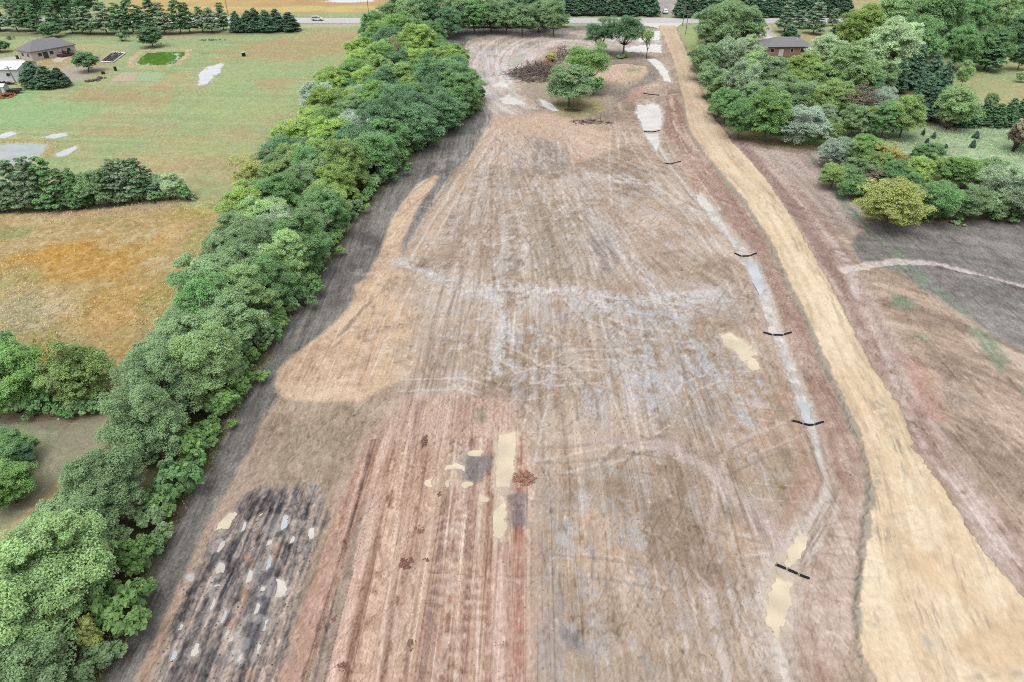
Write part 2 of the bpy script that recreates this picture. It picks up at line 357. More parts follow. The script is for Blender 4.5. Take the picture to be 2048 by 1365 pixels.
# darker untouched tongues
for p in [[(1072, 272), (1108, 285), (1135, 320), (1134, 345), (1115, 352), (1070, 345), (1068, 310)], [(1028, 315), (1048, 318), (1044, 350), (1016, 348)], [(895, 430), (925, 424), (926, 450), (900, 452)]]:
    i, a = poly(p, .5, .4); paint(i, a * .7, (150, 136, 128))
for p, c in [([(1060, 400), (1180, 400), (1210, 560), (1180, 580), (1060, 560)], (158, 142, 122)), ([(1175, 455), (1215, 460), (1230, 520), (1190, 560)], (140, 132, 126)), ([(1005, 430), (1030, 440), (1020, 560), (990, 560)], (150, 138, 128)),
             ([(1120, 640), (1200, 650), (1180, 760), (1100, 740)], (172, 148, 126)), ([(1330, 660), (1400, 650), (1400, 740), (1340, 760)], (174, 150, 128)), ([(1340, 800), (1420, 800), (1420, 870), (1340, 870)], (156, 138, 118)), ([(1440, 760), (1560, 780), (1580, 900), (1480, 900)], (182, 152, 130)),
             ([(1200, 930), (1240, 930), (1260, 1080), (1210, 1060)], (152, 136, 116)), ([(1530, 940), (1590, 950), (1600, 1010), (1560, 1060)], (146, 130, 112)), ([(1440, 920), (1600, 900), (1600, 1000), (1500, 1020)], (168, 148, 124)), ([(560, 850), (700, 815), (740, 815), (700, 900), (640, 985), (500, 990)], (160, 144, 124)), ([(1110, 950), (1160, 935), (1160, 970), (1115, 972)], (172, 138, 120)),
             ([(1150, 1040), (1190, 1000), (1210, 1055), (1160, 1060)], (206, 176, 148)), ([(1140, 1080), (1250, 1080), (1250, 1150), (1140, 1150)], (200, 172, 146)), ([(1430, 1060), (1530, 1050), (1540, 1140), (1430, 1130)], (196, 170, 144)), ([(1090, 890), (1150, 890), (1150, 960), (1110, 940)], (202, 174, 148))]:
    i, a = poly(p, 1.6, 2.2, 1.0); paint(i, a * .6, np.asarray(c, float) + ((STREAK[i] - .5) * 50)[:, None] + ((FINE[i] - .5) * 30)[:, None])
# wet mud, its grey-white sky sheen painted into the colour: blotches gated by noise
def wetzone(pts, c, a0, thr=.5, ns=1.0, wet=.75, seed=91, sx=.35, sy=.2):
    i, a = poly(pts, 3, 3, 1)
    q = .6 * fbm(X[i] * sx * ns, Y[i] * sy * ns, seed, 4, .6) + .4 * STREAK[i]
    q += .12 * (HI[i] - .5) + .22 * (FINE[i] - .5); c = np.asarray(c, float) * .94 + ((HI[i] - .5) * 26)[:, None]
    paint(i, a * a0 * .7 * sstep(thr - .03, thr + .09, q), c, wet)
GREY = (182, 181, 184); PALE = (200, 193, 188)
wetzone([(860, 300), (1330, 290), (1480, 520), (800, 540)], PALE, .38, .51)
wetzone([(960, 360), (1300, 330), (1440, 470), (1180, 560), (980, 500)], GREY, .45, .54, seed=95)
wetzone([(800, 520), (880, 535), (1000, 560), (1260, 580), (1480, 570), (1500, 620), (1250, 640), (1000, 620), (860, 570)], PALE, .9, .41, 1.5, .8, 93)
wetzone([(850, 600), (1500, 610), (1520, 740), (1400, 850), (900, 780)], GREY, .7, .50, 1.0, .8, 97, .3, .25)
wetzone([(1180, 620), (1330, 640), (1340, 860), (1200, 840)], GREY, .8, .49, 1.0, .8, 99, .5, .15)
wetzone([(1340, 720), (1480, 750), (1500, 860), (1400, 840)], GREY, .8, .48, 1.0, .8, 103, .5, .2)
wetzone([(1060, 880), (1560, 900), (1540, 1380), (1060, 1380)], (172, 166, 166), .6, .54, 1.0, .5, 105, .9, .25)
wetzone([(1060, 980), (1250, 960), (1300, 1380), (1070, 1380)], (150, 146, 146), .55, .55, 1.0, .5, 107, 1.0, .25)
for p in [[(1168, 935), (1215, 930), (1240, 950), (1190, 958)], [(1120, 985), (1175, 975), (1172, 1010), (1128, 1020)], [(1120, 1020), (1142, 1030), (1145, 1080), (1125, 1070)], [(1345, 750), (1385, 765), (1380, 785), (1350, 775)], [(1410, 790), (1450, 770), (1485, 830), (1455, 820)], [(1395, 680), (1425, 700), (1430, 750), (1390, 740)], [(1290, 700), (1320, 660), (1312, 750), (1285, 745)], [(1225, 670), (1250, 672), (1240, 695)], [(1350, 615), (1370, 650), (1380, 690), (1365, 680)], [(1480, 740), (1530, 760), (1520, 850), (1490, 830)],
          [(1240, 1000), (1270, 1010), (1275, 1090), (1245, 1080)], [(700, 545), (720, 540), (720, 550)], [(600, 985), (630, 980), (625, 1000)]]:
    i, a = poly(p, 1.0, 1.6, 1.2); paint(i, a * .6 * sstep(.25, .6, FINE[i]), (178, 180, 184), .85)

def band(pts, wid, c, a0, thr, seed, ax=.25, ay=1.4):
    i, a, s, n_ = line(pts, wid, 1.6, 1.2, .8)
    q = .55 * fbm(s * ax, n_ * ay, seed, 4, .65) + .3 * FINE[i] + .15 * HI[i]
    paint(i, a * a0 * sstep(thr - .04, thr + .08, q), np.asarray(c, float) + ((HI[i] - .5) * 20)[:, None], .7)
band([(798, 522), (850, 545), (930, 572), (1020, 576), (1130, 588), (1260, 605), (1400, 592), (1515, 590)], [.8, 1.2, 1.8, 2.2, 2.6, 2.8, 2.4, 1.2], (198, 195, 195), .75, .46, 301)
band([(800, 530), (900, 580), (1000, 600), (1090, 585), (1190, 575)], [.4, .8, 1.2, 1.2, 1.0], (206, 202, 201), .7, .47, 303)
band([(1250, 600), (1340, 640), (1400, 720), (1450, 790), (1500, 850)], [1.2, 1.4, 1.6, 1.6, 1.2], (182, 183, 188), .65, .46, 305)
band([(1280, 630), (1310, 700), (1300, 760), (1310, 850)], [1.0, 1.4, 1.6, .8], (178, 180, 185), .7, .45, 307)
band([(1230, 640), (1270, 700), (1290, 760)], [.8, 1.0, .8], (184, 184, 188), .6, .46, 309)
band([(1000, 560), (1005, 640), (990, 740)], [.8, 1.1, .9], (196, 196, 200), .8, .45, 311)
band([(960, 640), (1080, 660), (1160, 720)], [.6, .8, .6], (202, 198, 198), .7, .45, 313)
band([(1010, 430), (1005, 500), (1000, 560)], [.5, .6, .5], (214, 208, 206), .7, .45, 315); band([(1035, 430), (1048, 500), (1050, 560)], [.5, .6, .5], (214, 208, 206), .7, .45, 317)
band([(1180, 420), (1230, 490), (1300, 560), (1330, 590)], [.5, .8, 1.2, 1.0], (208, 205, 206), .75, .44, 319)
band([(1060, 380), (1180, 350), (1300, 370), (1420, 430)], [1.2, 1.6, 2.0, 1.2], (208, 204, 204), .6, .46, 321)
band([(900, 470), (950, 380), (985, 300)], [.5, .8, .6], (212, 206, 204), .6, .46, 323)
band([(1060, 1000), (1080, 1120), (1075, 1365)], [.5, .7, .7], (160, 156, 158), .6, .48, 325, .12, 2.0)
band([(1130, 1060), (1170, 1200), (1180, 1365)], [.5, .8, .8], (164, 158, 158), .6, .48, 327, .12, 2.0)
for p_, c_ in [([(1062, 400), (1165, 402), (1180, 560), (1070, 565)], (156, 140, 122)), ([(1178, 460), (1212, 462), (1228, 520), (1195, 565)], (140, 132, 127)), ([(1068, 270), (1108, 285), (1134, 320), (1134, 345), (1070, 345)], (150, 138, 130)), ([(1020, 430), (1038, 440), (1030, 560), (1012, 560)], (154, 142, 132)), ([(905, 640), (985, 650), (960, 740), (890, 720)], (176, 156, 136)), ([(1120, 640), (1210, 650), (1200, 760), (1110, 750)], (174, 152, 130)), ([(1310, 655), (1350, 650), (1345, 740), (1322, 745)], (168, 146, 126)), ([(1345, 800), (1415, 805), (1420, 880), (1330, 870)], (156, 140, 122)), ([(1480, 600), (1530, 640), (1540, 700), (1470, 650)], (182, 158, 140))]:
    i, a = poly(p_, 1.2, 1.6, .8); paint(i, a * .5, np.asarray(c_, float) + ((STREAK[i] - .5) * 70)[:, None] + ((FINE[i] - .5) * 24)[:, None])
# wheel tracks: pairs of thin lines wandering out of the gateway and along the field
rt = np.random.default_rng(404)
def track(pts, gauge=2.1, w_=.16, c=(214, 204, 198), a0=.4, gate=.45):
    pw = P(pts); n = len(pw); L = np.concatenate([[0], np.cumsum(np.linalg.norm(np.diff(pw, axis=0), axis=1))]); m = max(4, int(L[-1] / 9))
    q = np.stack([np.interp(np.linspace(0, L[-1], m), L, pw[:, k]) for k in (0, 1)], 1)
    for _ in range(2): q[1:-1] = (q[:-2] + 2 * q[1:-1] + q[2:]) / 4
    d = np.gradient(q, axis=0); d /= np.linalg.norm(d, axis=1)[:, None] + 1e-9; nr = np.stack([-d[:, 1], d[:, 0]], 1)
    for sgn in (-.5, .5):
        e = q + nr * gauge * sgn; i = sub(e, 1.0); best = np.full(len(i), 1e9)
        for k in range(m - 1):
            dd, _t = seg_dist(i, e[k], e[k + 1]); best = np.minimum(best, dd)
        al = (1 - sstep(w_ * .5, w_ * 1.8, best + (E2[i]) * .25)) * sstep(gate - .12, gate + .12, FINE[i] * .5 + MID[i] * .5)
        paint(i, al * a0, c); Z[i] -= al * .05
for k in range(46):
    x0 = 960 + rt.random() * 170; x1 = 760 + rt.random() * 760; y1 = 420 + rt.random() * 460; bend = rt.normal() * 40
    track([(x0, 250 + rt.random() * 40), ((x0 + x1) / 2 + bend, (270 + y1) / 2 - 20), (x1, y1)], 1.8 + rt.random(), .12 + .12 * rt.random(), (208, 196, 188) if rt.random() < .55 else (144, 130, 120), .25 + .25 * rt.random())
for k in range(40):
    x0 = 820 + rt.random() * 700; y0 = 480 + rt.random() * 700; ln = 150 + rt.random() * 300
    track([(x0, y0), (x0 + ln * .4, y0 + rt.normal() * 26), (x0 + ln, y0 + rt.normal() * 50)] if k % 3 == 0 else [(x0, y0), (x0 + rt.normal() * 20 + (x0 - 1060) * .15, y0 + ln * .5), (x0 + rt.normal() * 30 + (x0 - 1060) * .3, y0 + ln)], 1.8 + rt.random(), .1 + .1 * rt.random(), (212, 202, 196) if rt.random() < .6 else (146, 132, 122), .28 + .25 * rt.random())
for k in range(26):   # turning loops
    cx_ = 850 + 650 * rt.random(); cy_ = 420 + 560 * rt.random(); r_ = 60 + 110 * rt.random(); a0_ = rt.random() * 6.28; da = 1.6 + 2.2 * rt.random()
    track([(cx_ + r_ * math.cos(a0_ + da * t), cy_ + r_ * .55 * math.sin(a0_ + da * t)) for t in np.linspace(0, 1, 9)], 1.8 + rt.random(), .1 + .1 * rt.random(), (210, 198, 190) if rt.random() < .5 else (138, 124, 114), .35 + .25 * rt.random(), .4)
for pts in [[(1245, 250), (1290, 330), (1390, 430), (1470, 560), (1530, 700)], [(1230, 260), (1225, 330), (1235, 420)], [(940, 110), (960, 170), (985, 240)], [(1000, 80), (1080, 72), (1200, 70)], [(1215, 170), (1240, 230), (1245, 300)], [(985, 260), (900, 400), (810, 560), (720, 760)], [(1050, 285), (1140, 420), (1210, 520)], [(1740, 560), (1850, 640), (1980, 780), (2048, 900)], [(1780, 600), (1900, 700), (2048, 860)], [(1760, 640), (1830, 760), (1900, 900)], [(1530, 300), (1600, 390), (1690, 530)], [(1570, 300), (1640, 390), (1720, 500)]]:
    track(pts, 2.0, .18, (220, 208, 198), .45, .42)

# reddish cut with equipment lanes
red = [(560, 1520), (600, 1365), (640, 1180), (690, 1000), (735, 880), (790, 800), (900, 790), (1010, 800), (1042, 870), (1062, 1000), (1060, 1365), (1060, 1520)]
i, a = poly(red, 1.6, 1.6, .8); Xr = X[i] - .025 * Y[i]
sq = .45 * fbm(Xr * .9, Y[i] * .03, 111, 3, .6) + .37 * fbm(Xr * 3.4, Y[i] * .1, 113, 2) + .18 * MID[i]
paint(i, a * .92, mix3(spread(sq, .31, .69), (150, 116, 99), (178, 144, 123), (195, 164, 143), (210, 184, 163)), .25)
i, a = poly([(790, 800), (1010, 800), (1042, 870), (960, 930), (840, 900), (740, 880)], 2.5, 1.5); paint(i, a * .5, (200, 172, 158))
def lane(x0, x1, w, c, a0=.8, y0=1430, y1=880, seed=0, gate=None, soft=.12):
    i, a, s, n_ = line([(x0, y0), (x1, y1)], w, soft, .12, .08)
    g = 1.0
    if gate is not None: g = sstep(gate - .08, gate + .08, fbm(s * 1.2, n_ * 2.0, 121 + seed, 3))
    paint(i, a * a0 * g, c)
    return i, a
i, a = poly([(545, 1420), (560, 1330), (690, 985), (738, 880), (762, 880), (730, 985), (610, 1365), (600, 1420)], .25, .2, .1); paint(i, a * .9, mix3(FINE[i], (166, 132, 116), (198, 160, 142))); Z[i] += a * .12
i, a = poly([(600, 1420), (616, 1365), (735, 985), (756, 985), (650, 1365), (636, 1420)], .25, .2, .1); paint(i, a * .85, mix3(FINE[i], (140, 126, 114), (166, 150, 136))); Z[i] -= a * .05
for x0, x1, w_, c, g in [(655, 770, .5, (210, 178, 160), None), (720, 800, .6, (214, 182, 160), .45), (585, 752, .08, (120, 96, 86), None), (612, 745, .07, (110, 92, 86), None), (772, 828, .18, (204, 176, 160), .4), (805, 852, .15, (160, 128, 114), .45), (838, 905, .35, (158, 132, 120), .42), (858, 912, .1, (216, 194, 180), None), (880, 925, .3, (200, 178, 162), .45), (905, 935, .1, (214, 192, 178), None), (925, 945, .35, (156, 124, 110), .42), (952, 962, .1, (214, 192, 178), None), (975, 980, .3, (170, 132, 116), .4), (1002, 1003, .12, (218, 196, 182), .4), (1036, 1038, .35, (164, 108, 92), .4), (1056, 1058, .12, (210, 184, 164), None), (690, 790, .12, (168, 134, 118), .4), (745, 815, .1, (220, 196, 178), None)]:
    i, a = lane(x0, x1, w_, c, .8, seed=int(x0), gate=g)
i, a = poly([(980, 1100), (1050, 1080), (1062, 1420), (975, 1420)], .5, .4); paint(i, a * .55, mix3(STREAK[i], (166, 126, 112), (200, 162, 146)))
i, a = poly(red, .6, .5); Xr = X[i] - .025 * Y[i]
for fq, sd_, am in ((2.2, 115, -22), (3.4, 116, -18), (2.7, 117, 16)):
    rg = sstep(.88, .985, 1 - np.abs(2 * vn(Xr * fq, Y[i] * .03, sd_) - 1)); CLR[i] += (a * rg * am)[:, None]; Z[i] -= a * rg * .04 * (1 if am < 0 else -1)
# wash-board corrugation across the lanes
i, a = poly([(830, 1380), (880, 960), (1020, 960), (1010, 1380)], .6, .4); q = np.sin(Y[i] * 5.2 + 3 * E1[i] * 6) * sstep(.45, .6, fbm(Xr.mean() + X[i] * .7, Y[i] * .2, 131, 2)); CLR[i] += (a * q * 12)[:, None]; Z[i] += a * q * .03
# dark wet patches in the cut
for p in [[(930, 905), (985, 910), (985, 935), (955, 965), (930, 968), (920, 930)], [(1018, 990), (1050, 990), (1055, 1050), (1022, 1055)], [(1130, 1270), (1160, 1265), (1155, 1300)], [(1000, 960), (1022, 970), (1018, 990), (1002, 985)]]:
    i, a = poly(p, .6, .5); paint(i, a * .75, (112, 108, 112), .6)
i, a = poly([(948, 820), (975, 810), (970, 850), (950, 850)], .5, .6); paint(i, a * .5, (140, 134, 110))
# pink grey lanes next to the puddle
i, a, s, n_ = line([(998, 1380), (1000, 1040), (1010, 880)], .5, .2); paint(i, a * .4, (214, 196, 186))

# charcoal churned soil
char = [(230, 1520), (300, 1340), (345, 1235), (405, 1090), (430, 1045), (500, 985), (580, 975), (650, 985), (640, 1060), (610, 1150), (560, 1365), (530, 1520)]
i, a = poly(char, .9, 1.2, .8)
Xc = X[i] * .95 + Y[i] * .05
Xc = X[i] - .025 * Y[i]; sq = .55 * fbm(Xc * 2.4, Y[i] * .12, 141, 3, .6) + .25 * fbm(X[i] * .5, Y[i] * .35, 143, 3) + .20 * fbm(X[i] * 2.6, Y[i] * 1.6, 145, 2)
paint(i, a * .95, mix3(spread(sq, .34, .68), (64, 62, 67), (100, 95, 96), (138, 127, 122), (166, 149, 138), (186, 167, 153)), .45)
CLR[i] += (a * ((vn(Xc * 7, Y[i] * 1.1, 149) - .5) * 42 + (vn(X[i] * 8, Y[i] * 4.5, 150) - .5) * 30))[:, None]
Z[i] += a * (fbm(X[i] * 2.2, Y[i] * 1.6, 147, 3) - .5) * .30 + a * (fbm(Xc * 1.6, Y[i] * .09, 141, 3, .6) - .5) * .25
i, a = poly([(500, 1180), (540, 1130), (540, 1240), (510, 1310), (475, 1330), (480, 1250)], .6, .6); paint(i, a * .6, (72, 74, 84), .6)
for p in [[(470, 1240), (490, 1160), (500, 1165), (482, 1250)], [(540, 1090), (565, 1075), (565, 1100), (545, 1120)], [(490, 1110), (515, 1125), (505, 1140)], [(470, 1350), (500, 1330), (520, 1360)], [(455, 1245), (475, 1250), (462, 1270)]]:
    i, a = poly(p, .4, .5, .4); paint(i, a * .55, (186, 136, 106))
i, a = poly([(300, 1345), (345, 1240), (420, 1050), (412, 1050), (335, 1240), (255, 1420), (262, 1420)], .3, .35, .2); paint(i, a * .7, (192, 148, 126))
i, a = poly([(405, 1080), (440, 1000), (480, 985), (420, 1060)], .5, .6); paint(i, a * .5, (186, 160, 142))

# ---- road and its cuttings. local coordinates along the centre line
RL = [(1318, 52), (1322, 62), (1345, 120), (1365, 200), (1375, 260), (1400, 300), (1440, 350), (1490, 410), (1540, 490), (1575, 570), (1610, 640), (1650, 740), (1690, 820), (1715, 880), (1730, 930), (1738, 985), (1728, 1060), (1720, 1130), (1712, 1200), (1712, 1300), (1745, 1365), (1800, 1440), (1830, 1510)]
RR = [(1350, 52), (1354, 62), (1385, 130), (1405, 190), (1430, 240), (1470, 290), (1540, 370), (1585, 440), (1620, 500), (1660, 570), (1700, 650), (1745, 740), (1790, 800), (1812, 850), (1830, 900), (1900, 1000), (1970, 1110), (2048, 1200), (2170, 1365), (2300, 1510)]
RC = [(1336, 52), (1365, 125), (1385, 200), (1405, 260), (1440, 310), (1500, 380), (1550, 450), (1590, 520), (1640, 600), (1690, 720), (1740, 810), (1775, 890), (1800, 960), (1830, 1080), (1860, 1200), (1920, 1365), (1980, 1510)]
# red embankment left of the road out to the swale
bank = RL[3:19] + [(1690, 1365), (1560, 1440), (1575, 1365), (1590, 1200), (1650, 1060), (1640, 900), (1608, 800), (1570, 690), (1530, 560), (1490, 480), (1410, 400), (1360, 340), (1330, 280), (1325, 220), (1330, 180)]
pwc = P(RC)
def road_coords(i):
    best = np.full(len(i), 1e9); s = np.zeros(len(i)); n_ = np.zeros(len(i)); acc = 0
    for k in range(len(pwc) - 1):
        d, t = seg_dist(i, pwc[k], pwc[k + 1]); L = np.linalg.norm(pwc[k + 1] - pwc[k])
        cr = (pwc[k + 1][0] - pwc[k][0]) * (Y[i] - pwc[k][1]) - (pwc[k + 1][1] - pwc[k][1]) * (X[i] - pwc[k][0])
        m = d < best; best = np.where(m, d, best); s = np.where(m, acc + t * L, s); n_ = np.where(m, np.sign(cr) * d, n_); acc += L
    return s, n_
i, a = poly(bank, .7, .6); s, n_ = road_coords(i)
sq = .5 * fbm(n_ * .9, s * .04, 151, 3, .6) + .25 * FINE[i] + .25 * MID[i]
paint(i, a * .85, mix3(spread(sq, .36, .64), (150, 118, 104), (168, 138, 122), (184, 158, 142), (196, 174, 160)), .2)
i, a = poly([(1380, 300), (1400, 305), (1540, 500), (1600, 640), (1700, 860), (1725, 930), (1735, 985), (1700, 985), (1690, 900), (1640, 780), (1570, 640), (1510, 510), (1440, 420)], .7, .7); paint(i, a * .55, mix3(FINE[i], (140, 112, 101), (172, 142, 128))); Z[i] += a * (FINE[i] - .4) * .25
i, a = poly([(1560, 740), (1600, 850), (1608, 960), (1580, 1050), (1545, 1080), (1590, 980), (1590, 880)], .8, .8); paint(i, a * .6, (186, 142, 122))
i, a = poly([(1600, 900), (1640, 930), (1650, 1000), (1590, 1100), (1560, 1090), (1610, 1010)], .5, .4); paint(i, a * .5, (182, 140, 122))
i, a = poly([(1665, 1010), (1735, 1000), (1720, 1200), (1720, 1320), (1600, 1340), (1600, 1180), (1650, 1080)], 1, .8); paint(i, a * .6, mix3(spread(.5 * fbm(Y[i] * 1.6 + X[i] * .3, X[i] * .2, 153, 3) + .5 * MID[i], .35, .65), (160, 138, 126), (190, 168, 152), (200, 182, 168)))
# right side of the road
i, a = poly(RR[4:] + [(2500, 1510), (2220, 1200), (2060, 1100), (1960, 960), (1880, 840), (1830, 740), (1770, 620), (1730, 560), (1660, 450), (1590, 360), (1500, 290), (1450, 250)], .8, .6); s, n_ = road_coords(i)
sq = .5 * fbm(n_ * .9, s * .04, 155, 3, .6) + .3 * MID[i] + .2 * FINE[i]
paint(i, a * .85, mix3(spread(sq, .36, .64), (148, 120, 112), (176, 150, 140), (196, 176, 168)), .25)
i, a = poly([(1500, 300), (1650, 305), (1690, 390), (1740, 440), (1700, 480), (1660, 450), (1580, 350)], 1, .8); s, n_ = road_coords(i)
paint(i, a * .8, mix3(spread(.6 * fbm(n_ * .8, s * .05, 157, 3) + .4 * MID[i], .36, .64), (158, 142, 132), (182, 164, 154), (194, 180, 172)))
# right-hand tan field with sweeping passes
i, a = poly([(1740, 560), (1790, 540), (1850, 575), (1960, 645), (2060, 700), (2600, 1000), (2600, 1520), (2260, 1365), (2060, 1110), (1900, 880), (1830, 740), (1760, 620)], .8, .8)
c0 = np.array(at(1560, 1100)[:2]); rr = np.hypot(X[i] - c0[0], (Y[i] - c0[1])); aa = np.arctan2(Y[i] - c0[1], X[i] - c0[0])
sq = .5 * fbm(rr * .6, aa * 3, 161, 4, .7) + .3 * MID[i] + .2 * FINE[i]
paint(i, a * .92, mix3(spread(sq, .38, .62), (146, 126, 110), (170, 148, 130), (186, 163, 144), (200, 179, 160)), .1)
for p, c in [([(1800, 700), (1860, 740), (1900, 850), (1840, 830)], (178, 138, 120)), ([(1880, 740), (1950, 800), (1900, 830)], (150, 134, 122)), ([(1860, 880), (2048, 940), (2048, 1020), (1950, 980)], (160, 140, 122)), ([(1780, 590), (1830, 600), (1840, 620), (1790, 612)], (140, 138, 116)), ([(1815, 655), (1858, 668), (1860, 690), (1830, 680)], (132, 146, 112))]:
    i, a = poly(p, .7, .8); paint(i, a * .6, np.asarray(c, float) + ((FINE[i] - .5) * 40)[:, None])
# ploughed grey field right
pl = [(1700, 490), (1740, 440), (1850, 446), (2048, 440), (2700, 430), (2700, 1000), (2060, 715), (1960, 650), (1850, 580), (1800, 545), (1720, 520)]
i, a = poly(pl, .8, .6); ZONE[i[a > .5]] = 2
c0 = np.array(at(2080, 1100)[:2]); rr = np.hypot(X[i] - c0[0], Y[i] - c0[1])
sq = .45 * fbm(rr * .5, X[i] * .03, 171, 3, .6) + .3 * MID[i] + .25 * FINE[i]
paint(i, a * .95, mix3(spread(sq, .34, .66), (112, 108, 103), (130, 126, 121), (149, 145, 140)), .12)
i, a, s, n_ = line([(1740, 440), (1800, 437), (1900, 440), (2060, 432)], 1.0, .7, .5); paint(i, a * .7, (110, 92, 78))
for pts, wd in [([(1610, 300), (1640, 335), (1680, 395), (1725, 445), (1800, 515), (1870, 575), (1930, 625)], [.3, .8, .7, .5, .5, .7, .5]), ([(1650, 330), (1655, 370), (1700, 430), (1760, 490)], [.3, .5, .3, .3]), ([(1800, 530), (1850, 580)], .8)]:
    i, a, s, n_ = line(pts, wd, .4, .5, .3); paint(i, a * .85 * sstep(.38, .52, FINE[i] * .5 + MID[i] * .5), (124, 142, 116))
for p in [[(1935, 652), (1962, 655), (2022, 725), (2000, 748), (1990, 735)], [(1780, 583), (1810, 596), (1828, 614), (1792, 612)], [(2040, 780), (2060, 780), (2060, 800)]]:
    i, a = poly(p, .8, .6, .5); paint(i, a * .7, mix3(FINE[i], (118, 132, 112), (126, 152, 118)))
i, a, s, n_ = line([(1690, 540), (1740, 530), (1790, 523), (1860, 525), (1930, 543), (1990, 556), (2060, 575), (2200, 610)], [1.2, 1.0, .9, .6, .55, .5, .5, .5], .25, .45, .5); paint(i, a * .85, mix3(FINE[i], (190, 168, 158), (228, 220, 216)), .4); Z[i] -= a * .15
i, a, s, n_ = line([(1880, 535), (1960, 556), (2060, 582)], .3, .2, .9, .5); paint(i, a * .7, (100, 84, 80))
# pale wash right of the road
i, a, s, n_ = line([(1490, 295), (1560, 365), (1625, 435), (1680, 500), (1700, 540), (1715, 600), (1745, 660), (1790, 760), (1815, 830), (1850, 900), (1960, 1040), (2060, 1150)], [.15, .3, .5, .6, .9, .4, .3, .3, .3, .25, .25, .3], .4, .5, .4); paint(i, a * .55 * sstep(.3, .55, FINE[i]), (206, 193, 187), .6)
i, a, s, n_ = line([(1440, 245), (1500, 305), (1580, 400), (1640, 490), (1690, 580), (1720, 650)], [.8, 1.0, 1.0, 1.0, .8, .5], .4, .4); paint(i, a * .6, mix3(FINE[i], (136, 110, 102), (162, 134, 122)))
# the swale, pale silt
SW = [(1298, 200), (1300, 262), (1316, 300), (1345, 335), (1382, 385), (1425, 430), (1488, 500), (1522, 572), (1548, 650), (1575, 720), (1605, 800), (1622, 846), (1640, 915), (1658, 970), (1640, 1020), (1600, 1085), (1575, 1140), (1555, 1200), (1550, 1280), (1575, 1365), (1590, 1450)]
i, a, s, n_ = line(SW, [1.8, 1.6, 1.1, 1.0, 1.0, 1.0, 1.1, 1.2, 1.2, 1.0, .9, .8, .8, 1.0, 1.5, 1.6, 1.5, 1.5, 1.3, .9, .8], .8, .6, .4); paint(i, a * .85, mix3(spread(fbm(n_ * 1.6, s * .06, 181, 3), .35, .65), (156, 136, 121), (182, 165, 151), (200, 187, 175)), .5); Z[i] -= a * .22
i, a, s, n_ = line([(1310, 280), (1345, 335), (1382, 385), (1425, 432), (1488, 505), (1522, 572), (1548, 650), (1575, 720), (1605, 800), (1622, 846), (1640, 915), (1655, 965)], [.3, .25, .2, .4, .75, .9, .55, .5, .5, .5, .28, .2], .2, .35, .3); paint(i, a * .9, mix3(spread(FINE[i], .3, .7), (186, 178, 172), (210, 205, 201)), .85); Z[i] -= a * .05
i, a, s, n_ = line([(1655, 965), (1648, 1000), (1625, 1050), (1600, 1088), (1585, 1120)], [.3, .7, 1.2, 1.3, .8], .3, .4, .3); paint(i, a * .75 * sstep(.3, .55, fbm(n_ * 2.2, s * .15, 183, 3)), (206, 194, 186), .7)
i, a, s, n_ = line([(1560, 1120), (1552, 1200), (1552, 1290), (1572, 1365), (1590, 1450)], [1.6, 1.7, 1.2, .7, .6], .5, .5, .3); paint(i, a * .6, (202, 190, 180), .7)
i, a, s, n_ = line([(1550, 1275), (1560, 1320), (1575, 1365), (1590, 1440)], [.4, .25, .2, .2], .15, .25, .2); paint(i, a * .8, (214, 206, 200), .8)
for pts in [[(1400, 385), (1440, 440), (1470, 490)], [(1365, 330), (1392, 350), (1440, 420)], [(1600, 560), (1630, 650), (1690, 790), (1715, 870)], [(1345, 240), (1370, 300), (1420, 350)]]:
    i, a, s, n_ = line(pts, .12, .12, .4, .2); paint(i, a * .6, (222, 212, 206), .5)
# pale trail in from the left
i, a, s, n_ = line([(1190, 880), (1260, 885), (1340, 895), (1420, 940), (1490, 1005), (1540, 1070), (1575, 1110)], [.5, .7, .9, .9, 1.0, 1.2, .8], .5, .5); paint(i, a * .65, (190, 172, 166), .4)
i, a, s, n_ = line([(1460, 870), (1440, 940), (1420, 1040)], .35, .3, .4); paint(i, a * .5, (200, 182, 170))
# far loop round the tree island
i, a = poly([(925, 105), (940, 85), (1000, 70), (1140, 64), (1320, 58), (1325, 100), (1200, 105), (1100, 95), (1060, 130), (1030, 170), (1060, 230), (985, 235), (950, 165)], 1.5, 1)
cc = np.array(at(1150, 130)[:2]); rr = np.hypot((X[i] - cc[0]) * 2.2, (Y[i] - cc[1]))
paint(i, a * .9, mix3(spread(.55 * fbm(rr * .35, X[i] * .02, 191, 4, .7) + .45 * MID[i], .33, .67), (158, 146, 140), (184, 168, 158), (204, 190, 180), (214, 208, 204)), .3)
wetzone([(940, 100), (1060, 90), (1040, 200), (1100, 225), (970, 210)], (206, 208, 212), .8, .5, 1.0, .8, 195, .3, .3)
wetzone([(1200, 70), (1320, 62), (1325, 100), (1270, 108), (1200, 90)], (206, 208, 212), .7, .47, 1.0, .8, 197, .3, .3)
i, a = poly([(1040, 140), (1110, 100), (1210, 100), (1310, 115), (1318, 150), (1260, 175), (1220, 240), (1130, 235), (1060, 200)], 1.5, 1.5); paint(i, a * .75, mix3(spread(MID[i], .35, .65), (138, 126, 116), (162, 148, 136), (160, 150, 124)))
i, a = poly([(1180, 140), (1250, 132), (1300, 138), (1298, 155), (1250, 170), (1190, 172)], 1, .8); paint(i, a * .9, mix3(FINE[i], (190, 160, 138), (222, 196, 172))); Z[i] += a * .9
i, a = poly([(1250, 142), (1285, 142), (1280, 150), (1252, 150)], .6, .8); paint(i, a * .7, (140, 160, 112))
